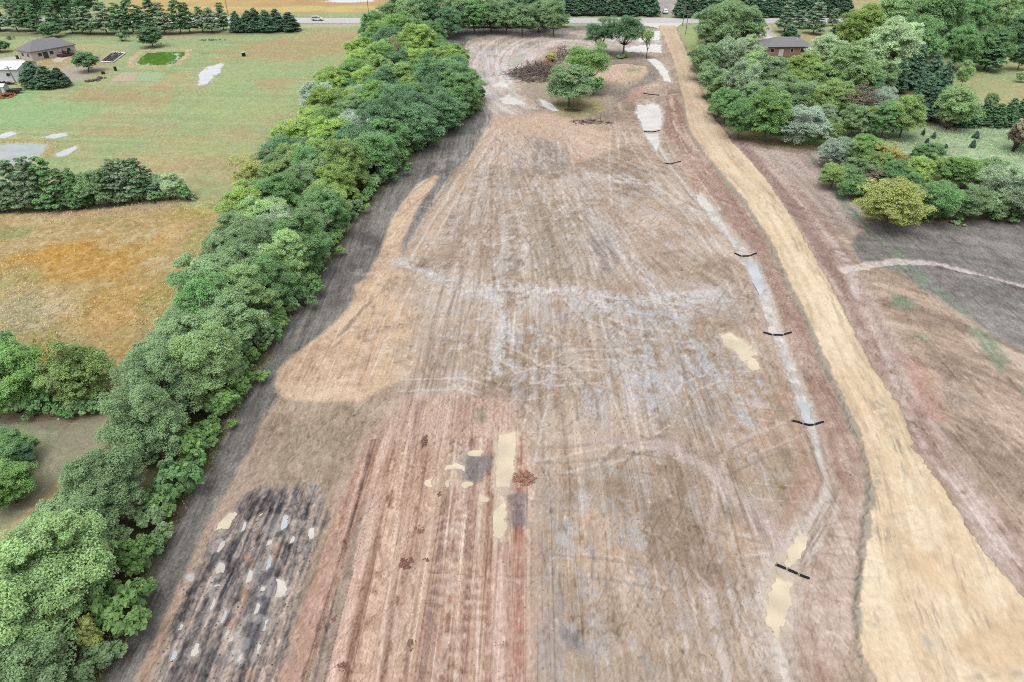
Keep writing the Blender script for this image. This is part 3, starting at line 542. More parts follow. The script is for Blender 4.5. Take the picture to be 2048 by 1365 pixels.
i, a, s, n_ = line([(1265, 105), (1305, 118), (1318, 138), (1300, 160), (1265, 180), (1250, 190)], [1.2, 1.4, 1.4, 1.6, 1.4, .8], .6, .4); paint(i, a * .75, mix3(FINE[i], (122, 112, 110), (160, 150, 146)))
i, a = poly([(1105, 205), (1150, 185), (1200, 200), (1215, 222), (1160, 236), (1110, 228)], .8, 1); paint(i, a * .75, mix3(FINE[i], (146, 140, 96), (186, 174, 112)))
i, a = poly([(1260, 178), (1290, 172), (1280, 210), (1262, 205)], .8, .8); paint(i, a * .6, (196, 154, 136))
blot(1210, 112, 60, 7, (126, 122, 104), .7)
# the tan road itself
i, a = poly(RL + RR[::-1], .18, .4, .45); s, n_ = road_coords(i); ZONE[i[a > .5]] = 4
sq = .4 * fbm(n_ * .8, s * .05, 201, 3) + .35 * MID[i] + .25 * FINE[i]
near = sstep(200, 90, Y[i])[:, None]
cA = mix3(spread(sq, .34, .66), (196, 168, 138), (212, 184, 150), (220, 196, 162)); cB = mix3(spread(sq, .34, .66), (216, 187, 149), (228, 201, 163), (236, 213, 178))
paint(i, a, cA * (1 - near) + cB * near, .05); Z[i] += a * .35
# scuffs along the road
q = fbm(n_ * 3.2, s * .22, 205, 3, .6); q2 = fbm(n_ * .3 + 3, s * .05, 207, 3)
paint(i, a * .4 * sstep(.58, .74, q * .55 + q2 * .45), (160, 144, 122))
q = fbm(n_ * 5.0, s * .5, 209, 3, .6)
paint(i, a * .15 * sstep(.55, .75, q), (184, 160, 130)); paint(i, a * .15 * sstep(.62, .8, 1 - q), (244, 222, 184))
for c_ in (-1.9, -.6, 1.3, 2.6):
    paint(i, a * .3 * (1 - sstep(.15, .4, np.abs(n_ - c_ + (E1[i]) * 1.2))) * sstep(.4, .56, fbm(s * .25, n_ * .3, 211 + int(c_ * 10), 3)), (184, 160, 126))
CLR[i] += (a * (vn(X[i] * 7, Y[i] * 4, 431) - .5) * 16)[:, None]
for p in [[(1735, 910), (1760, 880), (1772, 940), (1765, 975), (1738, 985)], [(1745, 810), (1760, 800), (1795, 880), (1780, 900)], [(1790, 935), (1815, 935), (1810, 960), (1795, 950)], [(1730, 1240), (1755, 1220), (1748, 1262)], [(1930, 1365), (2048, 1330), (2048, 1365)]]:
    i2, a2 = poly(p, .5, .6, .4); paint(i2, a2 * .5 * sstep(.4, .62, HI[i2] * .6 + FINE[i2] * .4), (152, 144, 130))
for p in [[(1830, 1075), (1850, 1080), (1880, 1110), (1850, 1105)], [(1760, 1220), (1780, 1225), (1790, 1240), (1768, 1245)], [(1840, 1280), (1862, 1270), (1868, 1310), (1852, 1320)]]:
    i2, a2 = poly(p, .4, .8, .5); paint(i2, a2 * .5 * sstep(.45, .65, HI[i2] * .6 + FINE[i2] * .4), (190, 188, 182))
i, a = poly(RL + RR[::-1], .3, .1, .1); s, n_ = road_coords(i); gr_ = sstep(.56, .68, fbm(n_ * 4.5, s * .38, 441, 3, .6))
for cx_, cy_, rx_, ry_ in [(1530, 395, 26, 30), (1560, 440, 26, 30), (1648, 560, 24, 34), (1668, 610, 24, 40), (1400, 190, 14, 22), (1418, 235, 16, 24), (1480, 330, 16, 22), (1726, 760, 20, 30), (1752, 828, 24, 40), (1770, 880, 22, 30), (1820, 945, 30, 20), (1800, 900, 20, 20), (1900, 1140, 26, 50), (1770, 1075, 30, 24), (1850, 1230, 30, 70), (1880, 1310, 26, 50), (1960, 1250, 20, 40), (1745, 1000, 14, 40), (1600, 500, 16, 34)]:
    c_ = np.array(at(cx_, cy_)[:2]); ex_ = abs(at(cx_ + rx_, cy_)[0] - c_[0]); ey_ = abs(at(cx_, cy_ - ry_)[1] - at(cx_, cy_ + ry_)[1]) / 2
    r_ = np.hypot((X[i] - c_[0]) / ex_, (Y[i] - c_[1]) / ey_); paint(i, a * .42 * gr_ * (1 - sstep(.5, 1.2, r_)), (140, 128, 112))
blot(1870, 1150, 60, 60, (210, 172, 124), .4); blot(1990, 1300, 80, 40, (216, 180, 134), .4)
i, a, s, n_ = line(RL[2:21], [.15, .25, .3, .4, .4, .4, .4, .35, .35, .35, .3, .3, .35, .4, .3, .3, .25, .2, .2], .15, .35, .35); paint(i, a * .75, (152, 144, 130))
i, a, s, n_ = line(RR[3:19], [.15] * 16, .2, .3, .2); paint(i, a * .5, (146, 134, 122))

# ---- right meadow strips
i, a = poly([(1415, 190), (1500, 262), (1590, 285), (1690, 290), (1700, 265), (1560, 240), (1440, 200)], .8, .8); paint(i, a * .9, mix3(spread(MID[i], .35, .65), (132, 160, 96), (116, 160, 90), (160, 164, 100))); ZONE[i[a > .5]] = 0
blot(1490, 262, 30, 8, (166, 150, 104), .7)
i, a = poly([(1640, 262), (1800, 255), (2048, 250), (2500, 250), (2500, 360), (1900, 360), (1680, 300)], 1, 1); paint(i, a, mix3(spread(.5 * MID[i] + .5 * FINE[i], .3, .7), (142, 170, 126), (164, 184, 144), (188, 196, 164))); ZONE[i[a > .5]] = 1
blot(1830, 300, 130, 22, (164, 170, 140), .5)
i, a = poly([(1360, 62), (1400, 60), (1420, 110), (1400, 110), (1385, 120)], .6, .5); paint(i, a * .9, (162, 178, 112))
i, a = poly([(1520, 44), (1540, 80), (1560, 80), (1534, 44)], .5, .4); paint(i, a * .8, (196, 190, 182))

# ---- 5 dark green-brown woodland floor
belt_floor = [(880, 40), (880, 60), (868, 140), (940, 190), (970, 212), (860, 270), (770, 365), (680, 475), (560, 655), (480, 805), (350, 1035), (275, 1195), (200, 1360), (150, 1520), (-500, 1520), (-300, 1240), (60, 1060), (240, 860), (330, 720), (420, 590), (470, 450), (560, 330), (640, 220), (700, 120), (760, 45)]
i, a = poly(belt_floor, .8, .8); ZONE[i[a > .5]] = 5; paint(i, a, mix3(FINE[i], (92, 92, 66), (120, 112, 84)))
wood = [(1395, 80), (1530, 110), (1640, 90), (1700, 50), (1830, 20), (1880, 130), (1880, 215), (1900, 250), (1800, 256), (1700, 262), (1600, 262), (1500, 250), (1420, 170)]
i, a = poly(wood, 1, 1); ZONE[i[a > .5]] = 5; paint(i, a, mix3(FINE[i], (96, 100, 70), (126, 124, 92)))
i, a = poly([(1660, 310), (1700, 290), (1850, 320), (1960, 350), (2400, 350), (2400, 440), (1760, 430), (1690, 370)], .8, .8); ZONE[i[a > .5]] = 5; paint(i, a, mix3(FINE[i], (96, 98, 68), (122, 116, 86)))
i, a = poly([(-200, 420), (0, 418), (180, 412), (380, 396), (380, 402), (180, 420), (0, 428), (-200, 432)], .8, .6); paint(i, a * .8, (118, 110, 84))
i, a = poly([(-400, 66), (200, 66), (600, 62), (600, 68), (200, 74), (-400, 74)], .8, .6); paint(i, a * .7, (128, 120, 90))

# ---- relief
mudm = (ZONE == 3); tl = (ZONE == 2); rd = (ZONE == 4); gr = (ZONE == 1); lw = (ZONE == 0) | (ZONE == 5)
R1 = fbm(X * 1.9, Y * 1.5, 221, 3, .6) - .5
Z += mudm * (R1 * .09 + (STREAK - .5) * .12) + tl * (R1 * .08 + (fbm((X + .02 * Y) * 1.5, Y * .05, 81, 3) - .5) * .14) + rd * R1 * .04
Z += gr * ((fbm(X * 1.1, Y * 1.0, 231, 3) - .5) * .4 + .1) + lw * (FINE - .5) * .14
# fine grain colour on bare soil
CLR += (mudm * ((HI - .5) * 11 + (vn(X * 6.3, Y * 3.4, 241) - .5) * 8))[:, None] + (tl * (HI - .5) * 20)[:, None] + (gr * ((HI - .5) * 22 + (FINE - .5) * 26))[:, None]
# crisp scratches: ridges of stretched noise following the passes, and a churned criss-cross
def ridge(u, v, seed, lo, hi, o=2):
    return sstep(lo, hi, 1 - np.abs(2 * fbm(u, v, seed, o, .5) - 1))
wx = X - .025 * Y; wy = Y
nearw = sstep(150, 70, Y)
angf = np.arctan2(X - G0[0], G0[1] - Y) * 80; k_ = sstep(100, 66, Y)
along = np.where(k_ > .5, wx * 2.6, angf * 2.0)
sc1 = ridge(along, Y * .035, 401, .90, .985, 1); sc2 = ridge(along * 1.4 + 40, Y * .04 + 9, 403, .90, .985, 1)
sc3 = ridge((wx + .35 * wy) * 2.4, (wy - .35 * wx) * .5, 405, .88, .98); sc4 = ridge((wx - .5 * wy) * 2.0, (wy + .5 * wx) * .4, 407, .88, .98)
patch = sstep(.42, .58, fbm(X * .08, Y * .06, 409, 3))
CLR += (mudm * (sc1 * 17 - sc2 * 23) * (.4 + .6 * patch))[:, None] + (mudm * (sc3 * 14 - sc4 * 18) * (1 - .6 * patch))[:, None]
Z += mudm * (sc1 - sc2) * .015
CLR += (mudm * (vn(X * 9, Y * 5, 421) - .5) * 15)[:, None] + (tl * (vn(X * 8, Y * 5, 423) - .5) * 24)[:, None]
CLR += (tl * (ridge((X + .02 * Y) * 1.8, Y * .12, 411, .84, .97) * 12 - ridge((X + .02 * Y) * 2.3, Y * .15, 413, .84, .97) * 15))[:, None]
# twiggy dark flecks on the mud
fl = sstep(.70, .80, fbm(X * 1.7, Y * .9, 251, 3, .7)); CLR -= (mudm * fl * 22)[:, None]
fl = sstep(.70, .80, fbm(X * 2.0, Y * 1.0, 261, 3, .7)); CLR += (mudm * fl * 14)[:, None]

# ------------------------------------------------------------------ water: sheets lying in hollows
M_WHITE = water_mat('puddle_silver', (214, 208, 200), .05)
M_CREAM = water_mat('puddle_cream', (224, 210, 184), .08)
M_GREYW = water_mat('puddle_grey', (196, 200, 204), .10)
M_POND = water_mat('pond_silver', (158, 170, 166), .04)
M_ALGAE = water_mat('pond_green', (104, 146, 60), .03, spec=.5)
puddles = []
def lin_inv(m): return np.array({'puddle_silver': (206, 206, 206), 'puddle_cream': (222, 206, 180), 'puddle_grey': (194, 197, 200)}.get(m.name, (190, 180, 140)), float)
def puddle(pts, mat, label, name='puddle', deep=.10, shore=.25, rag=.35):
    pw = P(pts); c = pw.mean(0); sz = math.sqrt(abs(sum(pw[k][0] * pw[(k + 1) % len(pw)][1] - pw[(k + 1) % len(pw)][0] * pw[k][1] for k in range(len(pw)))) / 2); rag = min(min(max(rag, .3), 1.0) * 1.4, .34 * sz)
    i, a = poly(pts, .3, .01, .01)
    if len(i) == 0 or a.max() < .2: return
    zc = float(np.mean(Z[i][a > .5 * a.max()])); lvl = zc - .02
    i, sd = poly(pts, .3, rag * .9, rag * 1.1, sdf=True)
    out_m = rag * 1.0 + .35
    sd = sd - .22 * min(1, sz); dip = np.clip(sd / .25, -1, 1)
    Z[i] = np.where(sd < 0, lvl + dip * deep + (FINE[i] - .5) * .03, np.where(sd < out_m * 2.2, np.maximum(Z[i], lvl + .02 + .03 * np.clip(dip, 0, 1)), Z[i]))
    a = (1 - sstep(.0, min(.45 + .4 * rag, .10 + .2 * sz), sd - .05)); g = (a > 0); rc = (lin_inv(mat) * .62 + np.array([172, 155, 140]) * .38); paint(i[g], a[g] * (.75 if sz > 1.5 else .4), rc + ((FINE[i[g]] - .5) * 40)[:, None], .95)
    out = []
    n = len(pw)
    for k in range(n):
        for t in (0, .33, .66):
            q = pw[k] * (1 - t) + pw[(k + 1) % n] * t; d = q - c; L = np.linalg.norm(d) + 1e-6
            out.append(q + d / L * out_m)
    V = [(p[0], p[1], lvl) for p in out]
    me = bpy.data.meshes.new(name); me.from_pydata(V, [], [tuple(range(len(V)))]); me.update(); me.materials.append(mat)
    if me.polygons[0].normal.z < 0: me.flip_normals()
    o = link_mesh(name, me); tag(o, label, None, None, 'structure'); puddles.append(o)
def oval(cx, cy, rx, ry, tilt=0, n=10):
    rx *= 1.3; ry *= 1.25
    return [(cx + rx * math.cos(t) + tilt * ry * math.sin(t), cy - ry * math.sin(t)) for t in [2 * math.pi * k / n for k in range(n)]]
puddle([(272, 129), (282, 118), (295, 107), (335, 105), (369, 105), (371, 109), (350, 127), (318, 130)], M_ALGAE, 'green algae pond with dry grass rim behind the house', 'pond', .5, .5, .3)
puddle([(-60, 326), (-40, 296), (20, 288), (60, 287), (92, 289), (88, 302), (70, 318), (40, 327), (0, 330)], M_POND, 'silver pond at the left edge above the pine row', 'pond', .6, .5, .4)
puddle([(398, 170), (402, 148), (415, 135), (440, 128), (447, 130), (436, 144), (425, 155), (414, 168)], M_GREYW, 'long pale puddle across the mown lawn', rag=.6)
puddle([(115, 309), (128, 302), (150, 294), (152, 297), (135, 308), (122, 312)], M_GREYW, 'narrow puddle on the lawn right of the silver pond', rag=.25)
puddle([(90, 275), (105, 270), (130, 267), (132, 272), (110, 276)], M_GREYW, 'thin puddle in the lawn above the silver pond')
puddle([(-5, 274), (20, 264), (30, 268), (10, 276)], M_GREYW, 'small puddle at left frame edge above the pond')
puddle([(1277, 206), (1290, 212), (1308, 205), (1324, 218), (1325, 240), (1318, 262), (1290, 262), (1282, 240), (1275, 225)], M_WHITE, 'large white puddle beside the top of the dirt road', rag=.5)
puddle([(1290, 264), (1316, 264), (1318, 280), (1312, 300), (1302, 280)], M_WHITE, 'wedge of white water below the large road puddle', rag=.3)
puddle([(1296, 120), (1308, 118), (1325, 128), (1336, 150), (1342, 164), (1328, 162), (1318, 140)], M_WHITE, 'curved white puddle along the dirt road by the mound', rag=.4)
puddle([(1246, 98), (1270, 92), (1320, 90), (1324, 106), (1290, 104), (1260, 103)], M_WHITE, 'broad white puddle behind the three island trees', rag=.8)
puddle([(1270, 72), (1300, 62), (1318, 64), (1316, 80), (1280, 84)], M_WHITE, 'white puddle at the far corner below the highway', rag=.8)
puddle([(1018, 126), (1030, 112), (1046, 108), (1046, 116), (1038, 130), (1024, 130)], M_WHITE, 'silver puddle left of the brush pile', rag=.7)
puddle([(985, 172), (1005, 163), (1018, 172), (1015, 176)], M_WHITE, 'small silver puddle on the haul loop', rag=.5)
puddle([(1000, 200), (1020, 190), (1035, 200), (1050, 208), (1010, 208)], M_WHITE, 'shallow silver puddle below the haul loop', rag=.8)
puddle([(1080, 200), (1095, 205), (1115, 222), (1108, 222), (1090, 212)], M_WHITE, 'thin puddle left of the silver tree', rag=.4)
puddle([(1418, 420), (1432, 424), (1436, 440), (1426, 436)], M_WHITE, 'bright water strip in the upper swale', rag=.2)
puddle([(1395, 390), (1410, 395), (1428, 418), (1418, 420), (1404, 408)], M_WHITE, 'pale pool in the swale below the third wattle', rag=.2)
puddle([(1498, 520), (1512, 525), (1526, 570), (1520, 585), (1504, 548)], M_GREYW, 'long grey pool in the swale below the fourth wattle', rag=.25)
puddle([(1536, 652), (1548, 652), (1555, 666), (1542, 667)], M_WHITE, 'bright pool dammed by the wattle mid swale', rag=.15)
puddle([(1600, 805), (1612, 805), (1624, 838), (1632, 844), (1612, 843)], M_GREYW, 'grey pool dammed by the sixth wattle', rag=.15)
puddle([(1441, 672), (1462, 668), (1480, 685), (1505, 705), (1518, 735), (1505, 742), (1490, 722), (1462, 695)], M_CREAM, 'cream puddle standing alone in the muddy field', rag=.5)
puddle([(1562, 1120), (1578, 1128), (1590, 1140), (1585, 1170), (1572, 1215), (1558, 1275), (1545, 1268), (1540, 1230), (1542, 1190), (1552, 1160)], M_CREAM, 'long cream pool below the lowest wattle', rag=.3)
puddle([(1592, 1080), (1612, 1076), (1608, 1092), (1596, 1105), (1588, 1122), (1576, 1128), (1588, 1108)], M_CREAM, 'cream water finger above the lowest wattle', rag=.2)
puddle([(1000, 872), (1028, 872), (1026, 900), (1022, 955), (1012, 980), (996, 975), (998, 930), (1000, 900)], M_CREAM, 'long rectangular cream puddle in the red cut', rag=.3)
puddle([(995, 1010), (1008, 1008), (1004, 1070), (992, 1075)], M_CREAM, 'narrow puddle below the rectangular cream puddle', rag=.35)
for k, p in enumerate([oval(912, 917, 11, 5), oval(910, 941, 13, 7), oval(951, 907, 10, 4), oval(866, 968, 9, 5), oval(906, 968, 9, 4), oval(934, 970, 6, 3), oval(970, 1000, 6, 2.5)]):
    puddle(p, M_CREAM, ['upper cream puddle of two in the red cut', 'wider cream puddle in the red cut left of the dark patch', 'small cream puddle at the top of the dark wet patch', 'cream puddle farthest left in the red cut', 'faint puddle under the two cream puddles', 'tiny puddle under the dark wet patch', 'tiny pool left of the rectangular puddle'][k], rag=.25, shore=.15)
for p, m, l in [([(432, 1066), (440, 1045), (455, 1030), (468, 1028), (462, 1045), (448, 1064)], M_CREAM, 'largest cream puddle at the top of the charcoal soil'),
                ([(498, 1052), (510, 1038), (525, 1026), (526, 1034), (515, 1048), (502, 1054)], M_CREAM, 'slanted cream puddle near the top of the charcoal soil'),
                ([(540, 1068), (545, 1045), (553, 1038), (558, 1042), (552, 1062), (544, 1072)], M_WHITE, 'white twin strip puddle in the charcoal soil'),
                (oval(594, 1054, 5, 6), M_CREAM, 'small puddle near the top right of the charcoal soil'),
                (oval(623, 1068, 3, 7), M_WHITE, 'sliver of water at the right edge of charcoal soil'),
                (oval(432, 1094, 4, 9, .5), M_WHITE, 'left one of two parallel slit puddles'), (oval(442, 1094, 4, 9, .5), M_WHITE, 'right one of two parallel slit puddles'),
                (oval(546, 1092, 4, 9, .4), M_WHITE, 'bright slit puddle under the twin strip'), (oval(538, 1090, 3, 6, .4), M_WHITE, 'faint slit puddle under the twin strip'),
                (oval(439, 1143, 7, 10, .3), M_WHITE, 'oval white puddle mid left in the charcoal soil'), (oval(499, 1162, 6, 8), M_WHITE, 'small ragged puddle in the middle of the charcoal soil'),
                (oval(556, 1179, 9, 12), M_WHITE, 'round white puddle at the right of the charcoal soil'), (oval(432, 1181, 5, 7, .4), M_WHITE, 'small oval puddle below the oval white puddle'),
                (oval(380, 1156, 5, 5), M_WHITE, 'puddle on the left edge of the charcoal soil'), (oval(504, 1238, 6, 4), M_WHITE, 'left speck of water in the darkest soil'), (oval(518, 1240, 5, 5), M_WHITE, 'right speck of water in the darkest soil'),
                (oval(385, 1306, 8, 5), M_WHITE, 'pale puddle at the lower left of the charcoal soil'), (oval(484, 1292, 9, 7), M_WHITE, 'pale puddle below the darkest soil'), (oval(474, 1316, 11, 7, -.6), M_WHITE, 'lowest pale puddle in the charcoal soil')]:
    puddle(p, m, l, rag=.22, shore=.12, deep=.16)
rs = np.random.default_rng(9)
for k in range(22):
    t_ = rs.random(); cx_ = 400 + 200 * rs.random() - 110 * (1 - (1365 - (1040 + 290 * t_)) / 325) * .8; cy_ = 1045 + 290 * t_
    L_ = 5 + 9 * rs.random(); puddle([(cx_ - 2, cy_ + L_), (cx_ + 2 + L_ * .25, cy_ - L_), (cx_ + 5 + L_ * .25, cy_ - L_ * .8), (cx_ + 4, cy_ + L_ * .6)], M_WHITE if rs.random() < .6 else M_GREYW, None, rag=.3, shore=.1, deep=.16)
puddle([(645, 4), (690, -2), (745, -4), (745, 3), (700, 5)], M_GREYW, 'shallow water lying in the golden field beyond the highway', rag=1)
# dry grass rims of the ponds
for c_, pts in [((196, 170, 132), [(258, 128), (272, 112), (290, 102), (335, 101), (378, 100), (380, 106), (356, 130), (320, 134), (264, 133)]), ((178, 156, 112), [(-60, 332), (-50, 290), (20, 284), (70, 282), (104, 286), (100, 300), (80, 320), (45, 332)])]:
    pw = pts + [pts[0]]
    i, a, s, n_ = line(pw, .9, .5, .5, .3); paint(i, a * .8 * (Z[i] > -.1), np.asarray(c_, float) + ((FINE[i] - .5) * 60)[:, None]); Z[i] += a * (Z[i] > -.1) * .3 * FINE[i]

# ------------------------------------------------------------------ write ground pieces
lum = CLR @ np.array([.3, .55, .15]); sat = np.where(ZONE == 3, .90, np.where(ZONE == 4, .78, np.where(ZONE == 0, .84, np.where(ZONE == 1, .90, np.where(ZONE == 2, .75, .9)))))
CLR = lum[:, None] + (CLR - lum[:, None]) * sat[:, None]
CLR = np.clip(CLR, 20, 250)
RGB = (lin(CLR) * AL).astype(np.float32)
Vall = np.stack([X, Y, Z], 1).astype(np.float32)
idx = np.arange(NR * NC).reshape(NR, NC)
Q = np.stack([idx[:-1, :-1], idx[:-1, 1:], idx[1:, 1:], idx[1:, :-1]], -1).reshape(-1, 4)
fz = ZONE[Q[:, 0]]
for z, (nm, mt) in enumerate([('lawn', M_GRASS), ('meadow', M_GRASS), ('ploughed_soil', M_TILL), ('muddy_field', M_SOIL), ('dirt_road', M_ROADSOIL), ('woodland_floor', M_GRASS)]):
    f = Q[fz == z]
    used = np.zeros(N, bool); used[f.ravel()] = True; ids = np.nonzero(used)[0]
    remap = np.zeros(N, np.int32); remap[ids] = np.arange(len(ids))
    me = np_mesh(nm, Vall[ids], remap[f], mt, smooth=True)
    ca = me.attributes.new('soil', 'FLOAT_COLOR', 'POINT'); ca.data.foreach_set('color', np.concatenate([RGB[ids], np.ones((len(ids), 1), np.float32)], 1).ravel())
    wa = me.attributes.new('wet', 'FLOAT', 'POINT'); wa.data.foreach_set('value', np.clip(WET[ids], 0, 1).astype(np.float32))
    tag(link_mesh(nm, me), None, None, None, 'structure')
b = MB(); b.box((0, 300, -2.6), (8000, 8000, 2)); g = b.build('ground', simple('far_ground', (160, 164, 112), .9, .1, .02, .2)); tag(g, kind='structure')
def ground_z(x, y):
    j = int(np.argmin(abs(ys_row - y))); d = dz_row[j]; k = int(round((x / d - us[0]) / DU)); k = min(max(k, 0), NC - 1)
    return float(Z[j * NC + k])
# ------------------------------------------------------------------ trees
def leaf_mat(name, trans=.4):
    m, n, b = mat_new(name)
    oi = n.nodes.new('ShaderNodeObjectInfo'); ta = n.nodes.new('ShaderNodeAttribute'); ta.attribute_name = 'tint'
    k = n.nodes.new('ShaderNodeMapRange'); k.inputs['To Min'].default_value = .74; k.inputs['To Max'].default_value = 1.42
    n.links.new(ta.outputs['Fac'], k.inputs['Value'])
    vm = n.nodes.new('ShaderNodeVectorMath'); vm.operation = 'SCALE'
    n.links.new(oi.outputs['Color'], vm.inputs[0]); n.links.new(k.outputs[0], vm.inputs['Scale'])
    n.links.new(vm.outputs[0], b.inputs['Base Color']); b.inputs['Roughness'].default_value = .6; b.inputs['Specular IOR Level'].default_value = .25
    tr = n.nodes.new('ShaderNodeBsdfTranslucent'); n.links.new(vm.outputs[0], tr.inputs['Color'])
    mx = n.nodes.new('ShaderNodeMixShader'); mx.inputs[0].default_value = trans
    n.links.new(b.outputs[0], mx.inputs[1]); n.links.new(tr.outputs[0], mx.inputs[2])
    n.links.new(mx.outputs[0], n.nodes['Material Output'].inputs['Surface'])
    return m
M_LEAF = leaf_mat('leaves')
M_BARK = simple('bark', (120, 108, 98), .9, .1, 6, .3, .5)
M_TWIG = simple('grey_twigs', (150, 144, 138), .9, .1, 6, .2)
def rdir(r, n):
    v = r.normal(size=(n, 3)); return v / np.linalg.norm(v, axis=1)[:, None]
def leaves(cent, nrm, size, r, long=1.5):
    """rhombic leaf sprays: centre, facing, size"""
    n = len(cent); t = np.cross(nrm, rdir(r, n)); t /= np.linalg.norm(t, axis=1)[:, None] + 1e-9
    b = np.cross(nrm, t); s = size[:, None]
    V = np.stack([cent + t * s * long * .5, cent + b * s * .5 + nrm * s * .12, cent - t * s * long * .5, cent - b * s * .5 + nrm * s * .12], 1).reshape(-1, 3)
    return V, np.arange(4 * n).reshape(n, 4)
def puffs(r, cents, rads, nsub, nleaf, lsize, up=.85, subr=.42, flat=1.0):
    """foliage: puffs made of sub-puffs made of leaves"""
    C_, Nn, S, T = [], [], [], []
    for c, R_ in zip(cents, rads):
        d = rdir(r, nsub); d[:, 2] = np.where(d[:, 2] < -.35, -d[:, 2] * .6, d[:, 2]); d /= np.linalg.norm(d, axis=1)[:, None]
        sc_ = c + d * R_ * (.62 + .3 * r.random((nsub, 1))) * np.array([1, 1, flat])
        tp = r.random() * .35
        for q in sc_:
            sr = R_ * subr * (.7 + .6 * r.random()); n = int(nleaf * (.7 + .6 * r.random()))
            e = rdir(r, n); e[:, 2] = np.where(e[:, 2] < -.2, -e[:, 2] * .7, e[:, 2])
            C_.append(q + e * sr * (.55 + .5 * r.random((n, 1))) * np.array([1, 1, flat]))
            nn = e * .8 + rdir(r, n) * .75 + np.array([0, 0, up]); Nn.append(nn / np.linalg.norm(nn, axis=1)[:, None])
            S.append(lsize * (.65 + .7 * r.random(n))); T.append(np.clip(.15 + tp + .4 * r.random() + .16 * (r.random(n) - .5), 0, 1))
    C_ = np.concatenate(C_); Nn = np.concatenate(Nn); S = np.concatenate(S); T = np.concatenate(T)
    return C_, Nn, S, T
def crown_mesh(name, r, C_, Nn, S, T, long=1.5):
    V, Fq = leaves(C_, Nn, S, r, long)
    me = np_mesh(name, V, Fq, M_LEAF)
    a = me.attributes.new('tint', 'FLOAT', 'FACE'); a.data.foreach_set('value', T.astype(np.float32))
    return me
def limbs(r, ends, h0, rad, zbase=0.0, top=None, n=5, sag=.15):
    """tapered trunk with limbs running out to the foliage"""
    mb = MB(); hub = np.array([r.normal() * .15, r.normal() * .15, h0])
    tp = hub if top is None else np.array(top)
    mb.tube([(0, 0, -.3), (0, 0, .3), hub * .5, hub] + ([] if top is None else [tp]), [rad * 1.35, rad * 1.05, rad * .9, rad * .75] + ([] if top is None else [rad * .12]), 7)
    for e in ends:
        st = hub if top is None else hub + (tp - hub) * min(.9, max(0, (e[2] - hub[2]) / (tp[2] - hub[2] + 1e-6) - .1))
        m = st * .55 + e * .45 + np.array([r.normal() * .2, r.normal() * .2, -sag * np.linalg.norm(e - st)])
        rr = rad * .42 * (1 if top is None else .6)
        mb.tube([st, m, e], [rr, rr * .6, rr * .15], n)
    return mb
PROTO = {}
def proto(kind, fn, count, W, Hh):
    PROTO[kind] = [(fn(k), W, Hh) for k in range(count)]
def mk_round(k, W=6.8, Hh=8.6, npuff=32, nsub=17, nleaf=150, ls=.105, low=-.86, egg=0.0, name='crown', lift=0.0):
    r = np.random.default_rng(100 + k + int(ls * 1000) + npuff * 7)
    rx, rz = W / 2 * .72, Hh * (.34 - lift * .6); zc = Hh * (.52 + lift)
    i = np.arange(npuff) + .5; ph = np.arccos(1 - 2 * i / npuff); th = np.pi * (1 + 5 ** .5) * i
    d = np.stack([np.cos(th) * np.sin(ph), np.sin(th) * np.sin(ph), np.cos(ph)], 1) + r.normal(size=(npuff, 3)) * .16
    d = d[d[:, 2] > low]; f = (.78 + .42 * r.random(len(d)))[:, None]
    c = d * f * np.array([rx, rx, rz]); c[:, :2] *= (1 - egg * c[:, 2:3] / rz * .5); c[:, 2] += zc
    rads = W * (.145 + .09 * r.random(len(c)))
    core = np.array([[0, 0, zc], [.3 * rx, 0, zc + .2 * rz], [-.3 * rx, .2 * rx, zc - .1 * rz]])
    cc = np.concatenate([c, core]); rr = np.concatenate([rads, [W * .27] * 3])
    crown = crown_mesh(name, r, *puffs(r, cc, rr, nsub, nleaf, ls))
    trunk = limbs(r, c, Hh * .28, W * .026).mesh('trunk', M_BARK, True)
    return crown, trunk
proto('round', lambda k: mk_round(k), 5, 6.8, 8.6)
proto('dense', lambda k: mk_round(k + 20, 7.2, 8.2, 42, 14, 90, .12, -.95, .2), 3, 7.2, 8.2)
proto('willow', lambda k: mk_round(k + 40, 7.4, 8.4, 34, 18, 100, .105, -.9), 3, 7.4, 8.4)
proto('pear', lambda k: mk_round(k + 60, 5.6, 7.2, 60, 10, 44, .17, -.8, .35), 2, 5.6, 7.2)
proto('lifted', lambda k: mk_round(k + 70, 7.4, 8.8, 28, 15, 120, .11, -.75, lift=.12), 3, 7.4, 8.8)
proto('open', lambda k: mk_round(k + 80, 7.4, 8.8, 24, 9, 44, .18, -.6), 2, 7.4, 8.8)
def mk_bush(k):
    r = np.random.default_rng(300 + k); n = 9
    c = np.stack([r.normal(size=n) * .62, r.normal(size=n) * .62, .55 + r.random(n) * 1.0], 1)
    crown = crown_mesh('foliage', r, *puffs(r, c, .45 + .3 * r.random(n), 9, 38, .2))
    mb = MB()
    for e in c: mb.tube([(0, 0, -.1), e * .5, e], [.05, .04, .01], 4)
    return crown, mb.mesh('stem', M_BARK, True)
proto('bush', mk_bush, 4, 2.9, 2.2)
